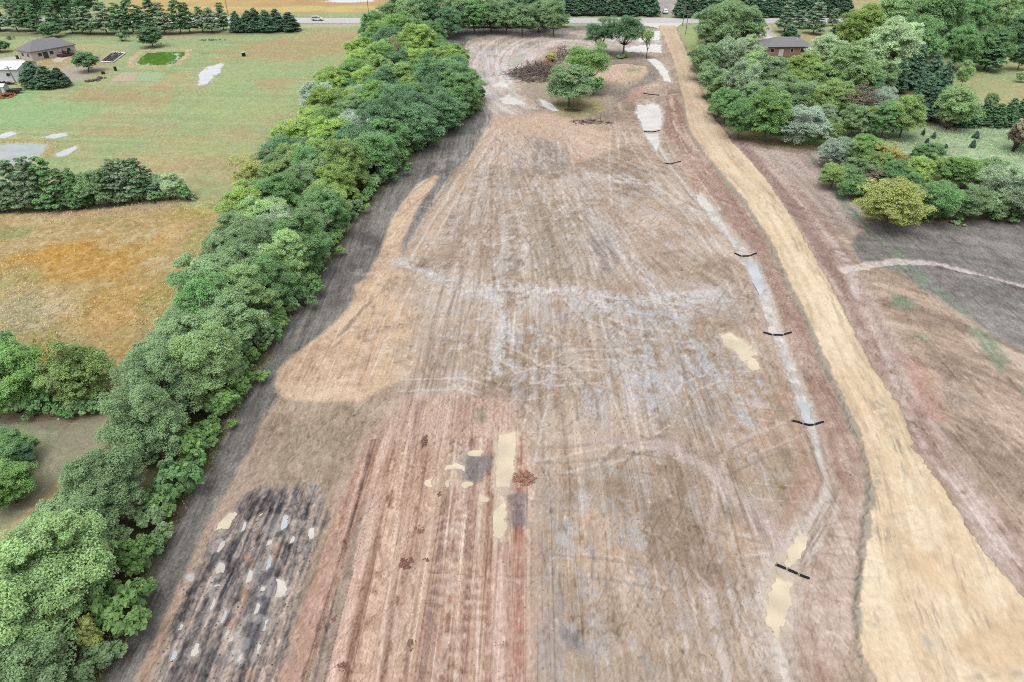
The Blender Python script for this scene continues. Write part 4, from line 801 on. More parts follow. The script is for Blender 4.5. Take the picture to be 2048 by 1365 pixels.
def mk_cedar(k, W=5.0, Hh=9.0, n=70):
    r = np.random.default_rng(400 + k)
    z = (np.arange(n) + .5) / n; z = 1 - (1 - z) ** .62
    rad = W / 2 * .86 * np.clip((1 - z) ** .75 + .03, 0, 1) * (.75 + .35 * r.random(n)) * np.clip(z * 6 + .55, 0, 1); th = np.pi * (1 + 5 ** .5) * np.arange(n) + r.random(n)
    c = np.stack([rad * np.cos(th) * .85, rad * np.sin(th) * .85, .05 * Hh + z * Hh * .9], 1)
    rr = W * (.10 + .09 * (1 - z)) * (.8 + .4 * r.random(n))
    C_, Nn, S, T = puffs(r, c, rr, 8, 38, .2, .5, .45, .8)
    nz = np.linspace(.08, .8, 9); c2 = np.stack([nz * 0, nz * 0, nz * Hh], 1); a2 = puffs(r, c2, W * .3 * (1 - nz), 8, 20, .3)
    C_, Nn, S, T = [np.concatenate(p) for p in zip((C_, Nn, S, T), a2)]
    return crown_mesh('crown', r, C_, Nn, S, T * .8), limbs(r, c[::4], Hh * .2, W * .03, top=(0, 0, Hh * .96), sag=0).mesh('trunk', M_BARK, True)
proto('cedar', mk_cedar, 4, 5.0, 9.0)
def mk_pine(k, W=6.0, Hh=11.0):
    r = np.random.default_rng(500 + k); c = []; rr = []
    for t in range(11):
        z = .16 + .8 * t / 10; m = int(6 - 3.4 * z + .5); ra = W / 2 * (1.04 - z) ** .5 * (.75 + .9 * min(z, .3))
        for q in range(max(m, 2)):
            a = 2 * math.pi * (q + r.random() * .7) / max(m, 2) + t * 1.3
            d = ra * (.45 + .45 * r.random())
            c.append((d * math.cos(a), d * math.sin(a), Hh * (z + .02 * r.normal()))); rr.append(W * (.13 + .05 * r.random()) * (1.15 - .5 * z))
    c.append((0, 0, Hh * .95)); rr.append(W * .09)
    c = np.array(c)
    C_, Nn, S, T = puffs(r, c, np.array(rr), 9, 44, .2, .45, .45, .62)
    return crown_mesh('crown', r, C_, Nn, S, T, 2.0), limbs(r, c[:-1], Hh * .16, W * .03, top=(0, 0, Hh * .95), sag=.02).mesh('trunk', M_BARK, True)
proto('pine', mk_pine, 4, 6.0, 11.0)
def mk_sparse(k, W=6.0, Hh=9.0, leaf=True, name='trunk'):
    """thin tree, branches showing"""
    r = np.random.default_rng(600 + k); mb = MB(); tips = []
    def grow(p, d, L, rad, lev):
        q = p + d * L; m = p + d * L * .5 + r.normal(size=3) * L * .06
        mb.tube([p, m, q], [rad, rad * .8, rad * .55], 5 if lev < 2 else 3)
        if lev == 4: tips.append(q); return
        for _ in range(3 if lev < 3 else 4):
            e = d + rdir(r, 1)[0] * (.62 if lev else .75); e[2] += .12; e /= np.linalg.norm(e)
            grow(q, e, L * (.62 + .2 * r.random()), rad * .55, lev + 1)
        if lev >= 2: tips.append(m)
    grow(np.array([0, 0, -.2]), np.array([0, 0, 1.0]), Hh * .26, W * .03, 0)
    tips = np.array(tips); crown = None
    if leaf:
        sel = tips[r.random(len(tips)) < .55]; n = len(sel) * 26
        cc = np.repeat(sel, 26, 0) + r.normal(size=(n, 3)) * .3; crown = crown_mesh('crown', r, cc, rdir(r, n), .16 + .12 * r.random(n), r.random(n))
    tr = mb.mesh(name, M_BARK if leaf else M_TWIG, True)
    return crown, tr
proto('sparse', lambda k: mk_sparse(k), 2, 6.6, 8.6)
proto('bare', lambda k: mk_sparse(k + 10, leaf=False), 2, 6.6, 8.6)

TREES = []          # every plant, for the labels
def plant(kind, x, y, W, Hh, col, base, cat='tree', name=None, group=None, sortkey=None, order='near'):
    me, pw, ph = random.choice(PROTO[kind])
    rz = random.uniform(0, 6.28)
    j = random.uniform(.95, 1.05)
    o = empty(name or {'bush': 'bush', 'cedar': 'cedar_tree', 'pine': 'pine_tree', 'bare': 'dead_tree', 'willow': 'willow_tree'}.get(kind, 'broadleaf_tree'), (x, y, ground_z(x, y)), rz, (W / pw * j, W / pw / j, Hh / ph))
    if me[0]:
        c = link_mesh(me[0].name.split('.')[0], me[0], o)
        v = 1 + .3 * (random.random() - .5); g_ = float(np.mean(col)); a = alb(tuple(g_ + (q - g_) * .86 for q in col), 2.2 * v); c.color = a
    link_mesh(me[1].name.split('.')[0], me[1], o)
    if cat == 'tree': cat = {'pine': 'pine', 'cedar': 'cedar', 'bare': 'dead tree'}.get(kind, 'tree')
    TREES.append(dict(o=o, base=base, x=x, y=y, order=order)); tag(o, base, cat, group)
    return o
CO = dict(gg=(124, 154, 106), green=(108, 150, 92), bright=(118, 158, 86), yg=(138, 168, 86), yellow=(156, 168, 92), dark=(98, 136, 94), cedar=(90, 124, 96), pine=(124, 150, 116), silver=(150, 170, 150),
          olive=(130, 158, 90), orange=(162, 158, 88), brown=(126, 118, 98), pale=(160, 186, 140), light=(136, 168, 108), sage=(140, 162, 128))
CW_ = dict(gg='grey-green', green='mid green', bright='bright green', yg='yellow-green', yellow='yellow', dark='dark green', cedar='blackish green', pine='grey-green', silver='silvery', olive='olive', orange='orange-tinged', brown='brownish', pale='pale green', light='light green', sage='sage grey')
KW = dict(round='leafy tree', dense='dense round tree', willow='feathery tree', pear='egg-shaped tree', open='open-crowned tree', lifted='clear-stemmed tree', bush='bush', cedar='conical cedar', pine='pine', sparse='thin twiggy tree', bare='leafless dead tree')
def T(bx, by, ty, w, kind, col, where, group=None, order='left', cat=None):
    """a plant whose foot, top and width are known from the photograph"""
    x, y, _ = at(bx, by); Hh = max(height_at(y, ty), .6); W = w * depth(y, Hh * .5) / F * (1.4 if kind in ('pine', 'cedar') and by < 75 else (1.12 if kind == 'pine' else 1))
    if kind == 'pine': Hh *= 1.08
    if kind in ('pine', 'cedar') and by < 75: Hh *= random.uniform(.86, 1.1); W *= random.uniform(.85, 1.12); x += random.uniform(-.5, .5); y += random.uniform(-1.2, 1.2)
    return plant(kind, x, y, W, Hh, CO[col], f'{CW_[col]} {KW[kind]} {where}', cat or ('bush' if kind == 'bush' else 'tree'), None, group, None, order)
def C(cx, cy, w, kind, col, where, group=None, ar=1.15, order='left', cat=None):
    """a plant known by its crown only"""
    zc = 4.0
    for _ in range(6):
        x, y, _z = at(cx, cy, zc); W = w * depth(y, zc) / F; Hh = W * ar; zc = Hh * .62
    return plant(kind, x, y, W, Hh, CO[col], f'{CW_[col]} {KW[kind]} {where}', cat or ('bush' if kind == 'bush' else 'tree'), None, group, None, order)

# ---- the windbreak
Lp = [(735, 55), (690, 100), (640, 150), (600, 200), (560, 250), (535, 300), (505, 350), (455, 400), (432, 450), (402, 500), (382, 550), (360, 600), (310, 650), (268, 700), (220, 750), (212, 800), (205, 850), (150, 900), (105, 950), (60, 1000), (15, 1050), (-20, 1100), (-55, 1150), (-90, 1200), (-120, 1260), (-160, 1365), (-200, 1480)]
Rp = [(880, 60), (880, 105), (930, 150), (955, 190), (955, 215), (900, 252), (850, 280), (800, 320), (765, 360), (720, 410), (690, 450), (660, 490), (625, 550), (600, 595), (560, 650), (505, 700), (488, 745), (462, 800), (420, 860), (398, 905), (375, 955), (330, 1010), (310, 1060), (300, 1105), (282, 1160), (255, 1200), (232, 1260), (200, 1365), (165, 1480)]
L = np.array([at(a, b_, 6.5)[:2] for a, b_ in Lp]); Rr = np.array([at(a, b_, 1.5)[:2] for a, b_ in Rp])
def edge(E, y):
    o_ = np.argsort(E[:, 1]); return np.interp(y, E[o_, 1], E[o_, 0])
def landmark(px, py, side):
    if side == 'field':
        for lim, t in [(1190, 'beside the strip at the bottom corner'), (1010, 'facing the charcoal soil'), (840, 'beside the strip above the charcoal soil'), (690, 'beside the strip opposite the large tan lobe'), (560, 'beside the strip opposite the small tan lobe'), (430, 'beside the strip at its dark smear'), (270, 'beside the strip below the bulging dark trees'), (140, 'in the bulge of the windbreak'), (-99, 'facing the far haul loop')]:
            if py > lim: return t
    if side == 'meadow':
        for lim, t in [(1120, 'on the left edge at the bottom corner'), (850, 'on the windbreak edge by the mown trail'), (650, 'on the windbreak edge by the orange-tinged tree'), (410, 'on the windbreak edge by the golden prairie'), (290, 'on the windbreak edge by the pine row'), (160, 'on the windbreak edge by the upper lawn'), (-99, 'on the windbreak edge near the highway')]:
            if py > lim: return t
    for lim, t in [(1150, 'inside the windbreak at the bottom corner'), (960, 'inside the windbreak by the charcoal soil'), (800, 'inside the windbreak by the mown trail'), (640, 'inside the windbreak by the large tan lobe'), (420, 'inside the windbreak by the golden prairie'), (290, 'inside the windbreak by the pine row'), (170, 'inside the windbreak by the bulge'), (-99, 'inside the windbreak near the highway')]:
        if py > lim: return t
pts = []
yy = 26.0
r9 = np.random.default_rng(77)
cand = []
for _ in range(9000):
    y = 24 + r9.random() * (262 - 24); xl = edge(L, y) + 2.2; xr = edge(Rr, y) - (2.9 if y < 50 else 1.9)
    if xr - xl < 1: xl = xr = (xl + xr) / 2
    cand.append((xl + (xr - xl) * r9.random(), y))
for x, y in cand:
    sp = 4.0 if y < 120 else 5.2
    if all((x - a) ** 2 + ((y - b_)) ** 2 > sp * sp for a, b_ in pts): pts.append((x, y))
for x, y in pts:
    px, py = pix(x, y, 6); xl, xr = edge(L, y), edge(Rr, y); f = (x - xl) / (xr - xl + 1e-6)
    side = 'meadow' if f < .36 else ('field' if f > .66 else 'core')
    u = r9.random(); kind = 'round'; Wt = 6.0 + 1.9 * r9.random(); Ht = Wt * (1.05 + .42 * r9.random())
    if py > 430:
        col = 'gg' if u < .62 else ('sage' if u < .72 else ('light' if u < .84 else 'green')); kind = 'round' if r9.random() < .7 else 'willow'
        if py > 1080 and px < 120: col = 'light' if u < .4 else ('yg' if u < .6 else 'gg')
    elif py > 300:
        col = 'green' if u < .4 else ('gg' if u < .65 else ('yg' if u < .85 else 'olive'))
    elif f > .62 and py > 140:
        col = 'dark' if u < .6 else 'green'; Wt *= 1.35; Ht *= 1.2; kind = 'dense' if u < .5 else 'round'
    else:
        Wt *= 1.15; col = 'yg' if u < .36 else ('bright' if u < .52 else ('gg' if u < .6 else ('silver' if u < .72 else ('olive' if u < .8 else ('dark' if u < .9 else 'green')))))
        if py < 170: col = {'silver': 'bright', 'gg': 'green'}.get(col, col)
    if f < .3 or f > .8: Ht *= .85
    plant(kind, x, y, Wt, Ht, CO[col], f'{CW_[col]} {KW[kind]} {landmark(px, py, side)}', 'tree', None, 'windbreak trees between meadow and mud')
for a in [(498, 345, 70, 'open', 'yellow', 'leaning out of the windbreak over the meadow'), (668, 283, 60, 'bare', 'silver', 'poking out of the windbreak below the bulge'), (535, 278, 34, 'bare', 'silver', 'at the windbreak edge over the upper lawn'), (775, 108, 62, 'open', 'brown', 'browning in the windbreak left of the dark strip'), (585, 318, 70, 'round', 'olive', 'standing out among yellow crowns of the windbreak'), (655, 195, 40, 'open', 'silver', 'at the windbreak edge beside the upper lawn'), (735, 262, 30, 'open', 'yellow', 'glowing inside the windbreak under the bulge'), (250, 848, 30, 'bare', 'silver', 'rising by the mown trail from the windbreak'), (602, 575, 34, 'bare', 'silver', 'on the windbreak edge facing the small tan lobe'), (105, 1185, 30, 'bare', 'silver', 'inside the windbreak at the bottom corner'), (720, 300, 40, 'bare', 'silver', 'in the middle of the windbreak below the bulge'), (560, 400, 34, 'open', 'yellow', 'as a small light patch in the windbreak centre')]:
    C(*a, group='odd coloured trees of the windbreak')
# undergrowth along the strip
y = 26.0
while y < 205:
    x = edge(Rr, y) - .8 + r9.normal() * .45; px, py = pix(x, y)
    wd = 2.4 + 2.0 * r9.random(); col = 'bright' if r9.random() < .45 else ('green' if r9.random() < .7 else 'gg')
    plant('bush', x, y, wd, wd * (.7 + .4 * r9.random()), tuple(np.array(CO[col]) * .92), f'{CW_[col]} undergrowth bush {landmark(px, py, "field")}', 'bush', None, 'undergrowth bushes along the windbreak foot')
    y += (1.2 if y < 60 else 1.7) + 2.0 * r9.random()
y = 26.0
while y < 190:
    x = edge(L, y) + 1.6 + r9.normal() * .6; px, py = pix(x, y)
    wd = 2.2 + 2.0 * r9.random(); col = 'light' if r9.random() < .5 else 'gg'
    plant('bush', x, y, wd, wd * .9, CO[col], f'{CW_[col]} low bush {landmark(px, py, "meadow")}', 'bush', None, 'low bushes on the meadow side of the windbreak')
    y += 6 + 5 * r9.random()
T(203, 1300, 1240, 62, 'bush', 'yellow', 'autumn coloured at the windbreak foot, bottom corner')
T(262, 1200, 1190, 18, 'bush', 'bright', 'alone on the dark strip near the charcoal soil')
T(245, 1200, 1165, 30, 'bush', 'yg', 'at the windbreak foot above the yellow bush')

# ---- far hedge by the highway, next to the dark strip
for k, a in enumerate([(745, 48, 50, 'round', 'green'), (762, 62, 46, 'round', 'yg'), (790, 18, 60, 'round', 'gg'), (826, 30, 62, 'dense', 'gg'), (862, 22, 66, 'dense', 'dark'), (895, 36, 54, 'round', 'dark'), (915, 24, 58, 'dense', 'gg'), (948, 22, 60, 'round', 'green'), (982, 20, 60, 'dense', 'gg'), (1012, 26, 56, 'round', 'gg'), (1045, 30, 56, 'dense', 'gg'), (1078, 24, 54, 'round', 'gg'), (1108, 30, 56, 'dense', 'gg'), (800, 60, 70, 'round', 'bright'), (835, 80, 70, 'round', 'yg'), (775, 85, 60, 'dense', 'dark')]):
    C(*a, where='in the far hedge below the highway', group='hedge trees at the far end of the mud')
for px in range(896, 1134, 17): T(px, 55, 34, 30, 'bush', 'gg' if px % 2 else 'green', 'at the foot of the far hedge', 'hedge foot bushes')
# ---- cedars beyond the highway
for k, px in enumerate(range(1128, 1312, 19)): T(px, 31 + (k % 2), -26 + 4 * (k % 3), 30, 'cedar', 'cedar', 'in the screen left of the farm lane', 'cedar screen beyond the highway')
for k, px in enumerate(range(1362, 1700, 19)): T(px, 35 - (k % 2), -24 + 5 * (k % 3), 30, 'cedar', 'cedar', 'in the screen right of the farm lane', 'cedar screen beyond the highway')
for k, px in enumerate(range(1010, 1128, 20)): T(px, 22, -34, 32, 'cedar', 'dark', 'behind the far hedge, beyond the highway', 'cedar screen beyond the highway')
# ---- pines, upper left
for a in [(5, 62, 14, 32), (35, 63, 8, 30), (60, 64, 5, 30), (82, 66, 8, 26), (118, 62, 8, 28), (142, 68, 14, 26), (165, 68, 12, 28), (187, 68, 14, 26), (215, 69, 2, 38), (240, 69, 4, 32), (266, 67, 6, 30), (290, 66, 10, 28), (312, 68, 0, 32), (335, 68, 3, 32), (358, 69, 0, 34), (380, 66, 12, 28), (403, 65, 18, 28), (425, 65, 14, 28), (450, 60, 12, 20)]:
    T(*a, 'pine', 'pine' if a[0] % 2 else 'dark', 'in the row behind the grey-roofed house', 'pines behind the grey-roofed house')
for a in [(477, 64, 24, 30), (497, 65, 22, 30), (516, 64, 18, 28), (536, 64, 18, 28), (556, 63, 20, 30), (581, 62, 19, 36)]:
    T(*a, 'cedar', 'cedar', 'in the block ending the pine row', 'cedar block by the highway')
for a in [(60, -4, 70), (110, -6, 70), (150, -8, 70), (20, -2, 50)]: C(*a, 'dense', 'dark', 'beyond the highway at upper left', 'dark trees beyond the highway')
T(105, 76, 46, 38, 'pear', 'dark', 'behind the grey-roofed house'); T(305, 95, 57, 42, 'pear', 'dark', 'above the green pond'); T(178, 144, 104, 44, 'pear', 'dark', 'between the house yard and the garden bed')
T(245, 83, 65, 20, 'bush', 'green', 'left of the egg-shaped tree above the pond'); T(22, 79, 70, 12, 'bush', 'dark', 'on the lawn left of the house'); T(2, 105, 80, 34, 'pear', 'dark', 'cut by the left frame edge near the barn')
for a in [(72, 174, 122, 56), (98, 176, 130, 54), (122, 174, 134, 44)]: T(*a, 'cedar', 'cedar', 'in the clump right of the white barn', 'cedar clump by the barn')
# ---- row below the silver pond
for a in [(5, 424, 345, 46, 'pine', 'pine'), (30, 418, 365, 34, 'round', 'light'), (50, 422, 330, 56, 'pine', 'pine'), (82, 422, 325, 56, 'pine', 'pine'), (114, 420, 325, 62, 'pine', 'green'), (142, 416, 345, 34, 'pine', 'pine'), (162, 418, 333, 42, 'cedar', 'green'), (196, 412, 340, 62, 'round', 'gg'), (220, 410, 345, 48, 'pine', 'gg'), (242, 405, 328, 48, 'pine', 'pine'), (265, 402, 325, 48, 'pine', 'pine'), (288, 400, 325, 46, 'pine', 'dark'), (306, 398, 338, 36, 'pine', 'pine'), (324, 395, 335, 34, 'sparse', 'pale'), (352, 397, 346, 44, 'round', 'pale'), (376, 400, 370, 34, 'bush', 'green'), (-30, 425, 345, 60, 'pine', 'pine')]:
    T(*a, 'in the row below the silver pond', 'tree row below the silver pond')
for px in range(10, 370, 30): T(px, 424 - px * .07, 400 - px * .07, 34, 'bush', 'green' if px % 20 else 'gg', 'under the row below the silver pond', 'bushes under the row below the pond')
T(390, 399, 385, 16, 'bush', 'pale', 'alone at the right end of the row below the pond')
# ---- left middle group
for a in [(22, 745, 120, 'dense', 'bright'), (68, 735, 88, 'round', 'green'), (150, 735, 118, 'dense', 'olive'), (-20, 700, 90, 'round', 'green'), (-45, 770, 110, 'round', 'green')]: C(*a, 'in the group below the golden prairie', 'trees below the golden prairie')
T(150, 800, 676, 60, 'open', 'orange', 'with autumn top below the golden prairie')
for a in [(40, 826, 785, 66), (95, 824, 782, 58), (130, 820, 790, 56), (70, 834, 815, 28), (128, 836, 815, 34), (188, 828, 792, 54), (160, 826, 795, 40)]: T(*a, 'bush', 'green' if a[0] % 20 else 'light', 'skirting the trees below the golden prairie', 'bushes below the golden prairie trees')
for a in [(6, 890, 80, 'round', 'green'), (36, 905, 60, 'round', 'dark'), (8, 965, 100, 'dense', 'bright'), (-40, 930, 110, 'round', 'green')]: C(*a, 'left of the mown trail', 'trees left of the mown trail', ar=.95)
T(70, 890, 878, 16, 'bush', 'green', 'alone on the mown trail'); T(10, 1003, 960, 60, 'bush', 'green', 'at the left frame edge below the mown trail trees')
# ---- island in the mud
T(1196, 107, 46, 56, 'lifted', 'dark', 'leaning left on the island by the far puddle'); T(1246, 113, 34, 74, 'lifted', 'dark', 'largest of three on the island by the far puddle'); T(1293, 118, 46, 48, 'sparse', 'light', 'standing in the far white puddle')
C(1176, 128, 80, 'lifted', 'bright', 'right of the brush pile', ar=1.0); T(1138, 213, 134, 94, 'willow', 'gg', 'in front of the brush pile'); T(1120, 128, 98, 34, 'bare', 'brown', 'rising from the brush pile')
T(1182, 192, 150, 34, 'bush', 'green', 'hugging the trunk right of the grey-green feathery tree by the brush pile'); T(1190, 118, 104, 24, 'bush', 'green', 'under the leaning island tree'); T(1240, 116, 108, 26, 'bush', 'green', 'under the largest island tree'); T(1105, 124, 108, 30, 'bush', 'orange', 'dried out on the brush pile')
# ---- the woods on the right
WR = 'in the woods right of the road top'
for a in [(1437, 44, 84, 'willow', 'gg'), (1492, 46, 76, 'willow', 'gg'), (1424, 64, 60, 'willow', 'gg'), (1500, 58, 44, 'round', 'gg'), (1462, 30, 70, 'willow', 'light')]: C(*a, 'in the clump below the highway', 'spreading clump below the highway', ar=1.0)
for a in [(1568, 66, 13, 28), (1597, 58, 19, 22), (1630, 70, 17, 32), (1664, 52, 19, 18)]: T(*a, 'pine', 'pine' if a[0] in (1568, 1630) else 'pine', 'near the bungalow and highway', 'thin pines by the brick house')
T(1579, 81, 50, 38, 'cedar', 'cedar', 'on the lawn behind the brick house'); T(1670, 82, 44, 38, 'cedar', 'cedar', 'right of the brick house'); T(1700, 72, 20, 30, 'cedar', 'dark', 'beside the yellow-green crown near the highway')
for a in [(1728, 48, 88, 'round', 'yg'), (1790, 38, 92, 'round', 'light'), (1876, 18, 112, 'dense', 'green'), (1945, 28, 72, 'round', 'green'), (2005, 30, 66, 'dense', 'light'), (2042, 60, 60, 'round', 'dark'), (1838, 72, 96, 'dense', 'green'), (1795, 88, 98, 'round', 'pale'), (1924, 86, 70, 'round', 'green'), (1990, 82, 70, 'dense', 'green'), (2048, 108, 40, 'round', 'dark'), (1832, 20, 70, 'round', 'light'), (1960, -5, 80, 'round', 'olive'), (2060, 10, 80, 'round', 'green')]: C(*a, 'round the hidden farmhouse', 'yard trees at the right', ar=1.25)
T(1722, 100, 28, 46, 'pine', 'dark', 'in front of the yellow-green yard crown'); T(1975, 143, 72, 54, 'pine', 'dark', 'left of the right lawn edge'); 
for a in [(1656, 98, 76, 'round', 'pale'), (1704, 130, 98, 'round', 'light'), (1766, 150, 56, 'round', 'gg'), (1410, 118, 62, 'willow', 'gg'), (1404, 106, 42, 'round', 'bright'), (1460, 110, 70, 'willow', 'sage'), (1494, 100, 62, 'round', 'pale'), (1541, 146, 76, 'round', 'gg'), (1608, 134, 70, 'round', 'yg'), (1634, 154, 66, 'round', 'olive'), (1486, 160, 74, 'willow', 'sage'), (1450, 172, 46, 'open', 'yg'), (1428, 160, 56, 'willow', 'gg'), (1574, 176, 64, 'round', 'gg'), (1612, 192, 64, 'willow', 'gg'), (1655, 192, 76, 'round', 'olive'), (1690, 205, 64, 'round', 'olive'), (1718, 206, 70, 'open', 'brown'), (1765, 205, 60, 'willow', 'silver'), (1815, 224, 76, 'round', 'olive'), (1775, 232, 66, 'round', 'green'), (1528, 194, 86, 'round', 'gg'), (1541, 220, 90, 'round', 'bright'), (1456, 205, 60, 'round', 'green'), (1484, 232, 66, 'willow', 'green'), (1440, 205, 40, 'round', 'green'), (1645, 232, 60, 'round', 'sage'), (1662, 262, 46, 'open', 'olive'), (1712, 236, 56, 'round', 'gg'), (1570, 250, 50, 'round', 'dark'), (1740, 236, 50, 'round', 'olive'), (1745, 172, 50, 'round', 'dark'), (1590, 165, 60, 'round', 'yg'), (1510, 130, 60, 'round', 'light'), (1680, 165, 60, 'round', 'light')]:
    C(*a, WR, 'woodland trees right of the road')
T(1600, 292, 215, 82, 'willow', 'silver', 'at the front of the woods on green grass')
for a in [(1820, 178, 84, 52), (1848, 205, 105, 56), (1868, 225, 118, 50), (1838, 235, 150, 56), (1800, 160, 96, 40), (1856, 240, 170, 50), (1790, 185, 120, 44)]: T(*a, 'cedar', 'cedar', 'between woods and right lawn', 'cedars beside the right lawn')
C(1915, 210, 70, 'dense', 'light', 'at the corner of the right lawn'); T(1890, 258, 215, 44, 'bush', 'brown', 'below the round light tree by the lawn')
for a in [(1940, 254, 205, 40), (1962, 252, 198, 36), (1985, 254, 205, 44), (2010, 254, 195, 40), (2035, 252, 185, 44), (1918, 255, 225, 30), (2048, 255, 175, 50)]: T(*a, 'cedar', 'dark', 'in the hedge below the right lawn', 'hedge below the right lawn')
T(2024, 304, 240, 78, 'bush', 'brown', 'large at the right end of the weedy pasture'); T(2050, 300, 236, 60, 'bush', 'sage', 'cut by the right frame edge over the pasture')
T(1920, 178, 120, 28, 'round', 'light', 'a sapling on the right lawn'); T(1977, 218, 184, 24, 'round', 'light', 'a small sapling low on the right lawn'); T(2040, 165, 143, 20, 'round', 'light', 'a tiny sapling at the right lawn edge')
for a in [(1845, 272, 258, 8), (1866, 278, 264, 10), (1853, 288, 276, 9), (1950, 278, 262, 14), (1944, 296, 280, 14), (1890, 298, 290, 10)]: T(*a, 'cedar', 'cedar', 'a seedling in the weedy pasture', 'cedar seedlings in the pasture')
RC_ = 'in the thicket above the grey field'
for a in [(1668, 300, 56, 'willow', 'silver'), (1690, 298, 54, 'willow', 'gg'), (1735, 292, 64, 'round', 'bright'), (1778, 312, 60, 'open', 'orange'), (1760, 325, 54, 'round', 'olive'), (1856, 307, 64, 'round', 'green'), (1834, 338, 64, 'round', 'yg'), (1874, 334, 58, 'open', 'olive'), (1916, 340, 68, 'round', 'bright'), (1957, 342, 54, 'round', 'bright'), (1797, 342, 64, 'round', 'green'), (1712, 336, 54, 'round', 'gg'), (1668, 348, 50, 'round', 'olive'), (1709, 366, 54, 'dense', 'green'), (1750, 352, 44, 'open', 'brown'), (1880, 398, 84, 'willow', 'green'), (1840, 400, 60, 'round', 'gg'), (1944, 398, 72, 'round', 'gg'), (2014, 372, 96, 'willow', 'sage'), (2046, 398, 76, 'willow', 'sage'), (1990, 405, 60, 'round', 'gg'), (1985, 340, 60, 'willow', 'gg'), (2100, 380, 100, 'willow', 'gg'), (1735, 372, 40, 'round', 'brown'), (1815, 365, 50, 'round', 'green')]:
    C(*a, RC_, 'thicket above the grey field', ar=1.0)
C(1786, 402, 118, 'dense', 'yellow', 'wide and low at the front of the thicket', 'thicket above the grey field', ar=.78)
for px in [1850, 1890, 1935, 1985, 2030]: T(px, 438, 415, 44, 'bush', 'green', 'at the edge of the grey ploughed field', 'bushes on the grey field edge')
T(1856, 446, 441, 14, 'bush', 'light', 'as a low weed tuft on the grey field edge'); T(1912, 448, 442, 20, 'bush', 'light', 'as a wider weed tuft on the grey field edge')
# small dark pasture hedge foot by the road
for a in [(1420, 200, 186, 20), (1440, 225, 205, 24), (1462, 245, 228, 24), (1410, 165, 150, 20), (1500, 258, 240, 26)]: T(*a, 'bush', 'green', 'at the woods edge along the dirt road', 'bushes along the dirt road')

ORD = ['first', 'second', 'third', 'fourth', 'fifth', 'sixth', 'seventh', 'eighth', 'ninth', 'tenth', 'eleventh', 'twelfth', 'thirteenth', 'fourteenth', 'fifteenth', 'sixteenth', 'seventeenth', 'eighteenth', 'nineteenth', 'twentieth']
by = {}
for t in TREES: by.setdefault(t['base'], []).append(t)
for base, L_ in by.items():
    if len(L_) == 1: continue
    if L_[0]['order'] == 'left':
        L_.sort(key=lambda t: t['x'] / depth(t['y'])); ends = ('leftmost', 'rightmost', 'from the left')
    else:
        L_.sort(key=lambda t: t['y']); ends = ('nearest the camera', 'farthest from the camera', 'from the camera')
    for k, t in enumerate(L_):
        t['o']['label'] = f'{base}, {ends[0] if k == 0 else (ends[1] if k == len(L_) - 1 else ORD[min(k, 19)] + " " + ends[2])}'
# ------------------------------------------------------------------ highway
M_ASPH = simple('asphalt', (196, 194, 196), .8, .3, .6, .06); M_CONC = simple('concrete', (216, 212, 206), .8, .3, .5, .06)
M_WPAINT = simple('white_paint', (236, 236, 234), .6, .3); M_YPAINT = simple('yellow_paint', (214, 180, 80), .6, .3)
ya = at(CW, 47)[1]; yb = at(CW, 37.2)[1]; ym = (ya + yb) / 2
def strip_box(name, x0, x1, y0, y1, z0, z1, mat, kind='structure'):
    b = MB(); b.box(((x0 + x1) / 2, (y0 + y1) / 2, (z0 + z1) / 2), (x1 - x0, y1 - y0, z1 - z0)); o = b.build(name, mat); tag(o, kind=kind); return o
strip_box('highway', -700, 700, ya, yb, -.6, .16, M_ASPH)
b = MB()
for y0 in (ya + 1.6, yb - 1.6): b.box((0, y0, .166), (1400, .16, .004))
for k in range(-60, 60): b.box((k * 11, ym, .166), (4, .16, .004))
tag(b.build('road_marking', M_WPAINT), kind='structure')
p0, p1 = at(1316, 57), at(1352, 57)
b = MB(); b.prism([(p0[0], p0[1]), (p1[0], p1[1]), (p1[0] + 5, ya - .05), (p0[0] - 9, ya - .05)], -.5, .14); tag(b.build('concrete_apron', M_CONC), kind='structure')
q0, q1 = at(1531, 78), at(1549, 78)
b = MB(); b.prism([(q0[0], q0[1]), (q1[0], q1[1]), (q1[0] - 1, ya - .05), (q0[0] - 6, ya - .05)], -.5, .13); tag(b.build('driveway', M_CONC), kind='structure')

# ------------------------------------------------------------------ houses
M_ROOF = simple('shingles', (136, 136, 140), .9, .15, 5, .14, .4); M_BRICKP = simple('pink_brick', (220, 206, 198), .9, .15, 8, .12); M_BRICKR = simple('tan_brick', (176, 142, 118), .9, .15, 8, .15)
M_GLASS = simple('window_glass', (52, 58, 66), .08, .5, 1, .05); M_TRIM = simple('white_trim', (230, 228, 222), .6, .3); M_METALW = simple('white_metal', (226, 230, 230), .45, .4, .7, .04)
M_DARKW = simple('dark_wood', (92, 66, 58), .9, .15, 5, .3); M_BLACK = simple('black_plastic', (34, 34, 36), .6, .3, 3, .2); M_GREYW = simple('grey_wood', (150, 142, 132), .9, .1, 5, .25)
def hip_roof(L_, W_, z, rise, ov, gable=False):
    l, w_ = L_ / 2 + ov, W_ / 2 + ov; r_ = l if gable else l - w_ * .95
    b = MB(); t = .16
    vs = [(-l, -w_, z), (l, -w_, z), (l, w_, z), (-l, w_, z), (-r_, 0, z + rise), (r_, 0, z + rise)]
    b.add(vs, [(0, 1, 5, 4), (2, 3, 4, 5), (1, 2, 5), (3, 0, 4)])
    b.box((0, 0, z - t / 2 - .002), (2 * l, 2 * w_, t)); return b
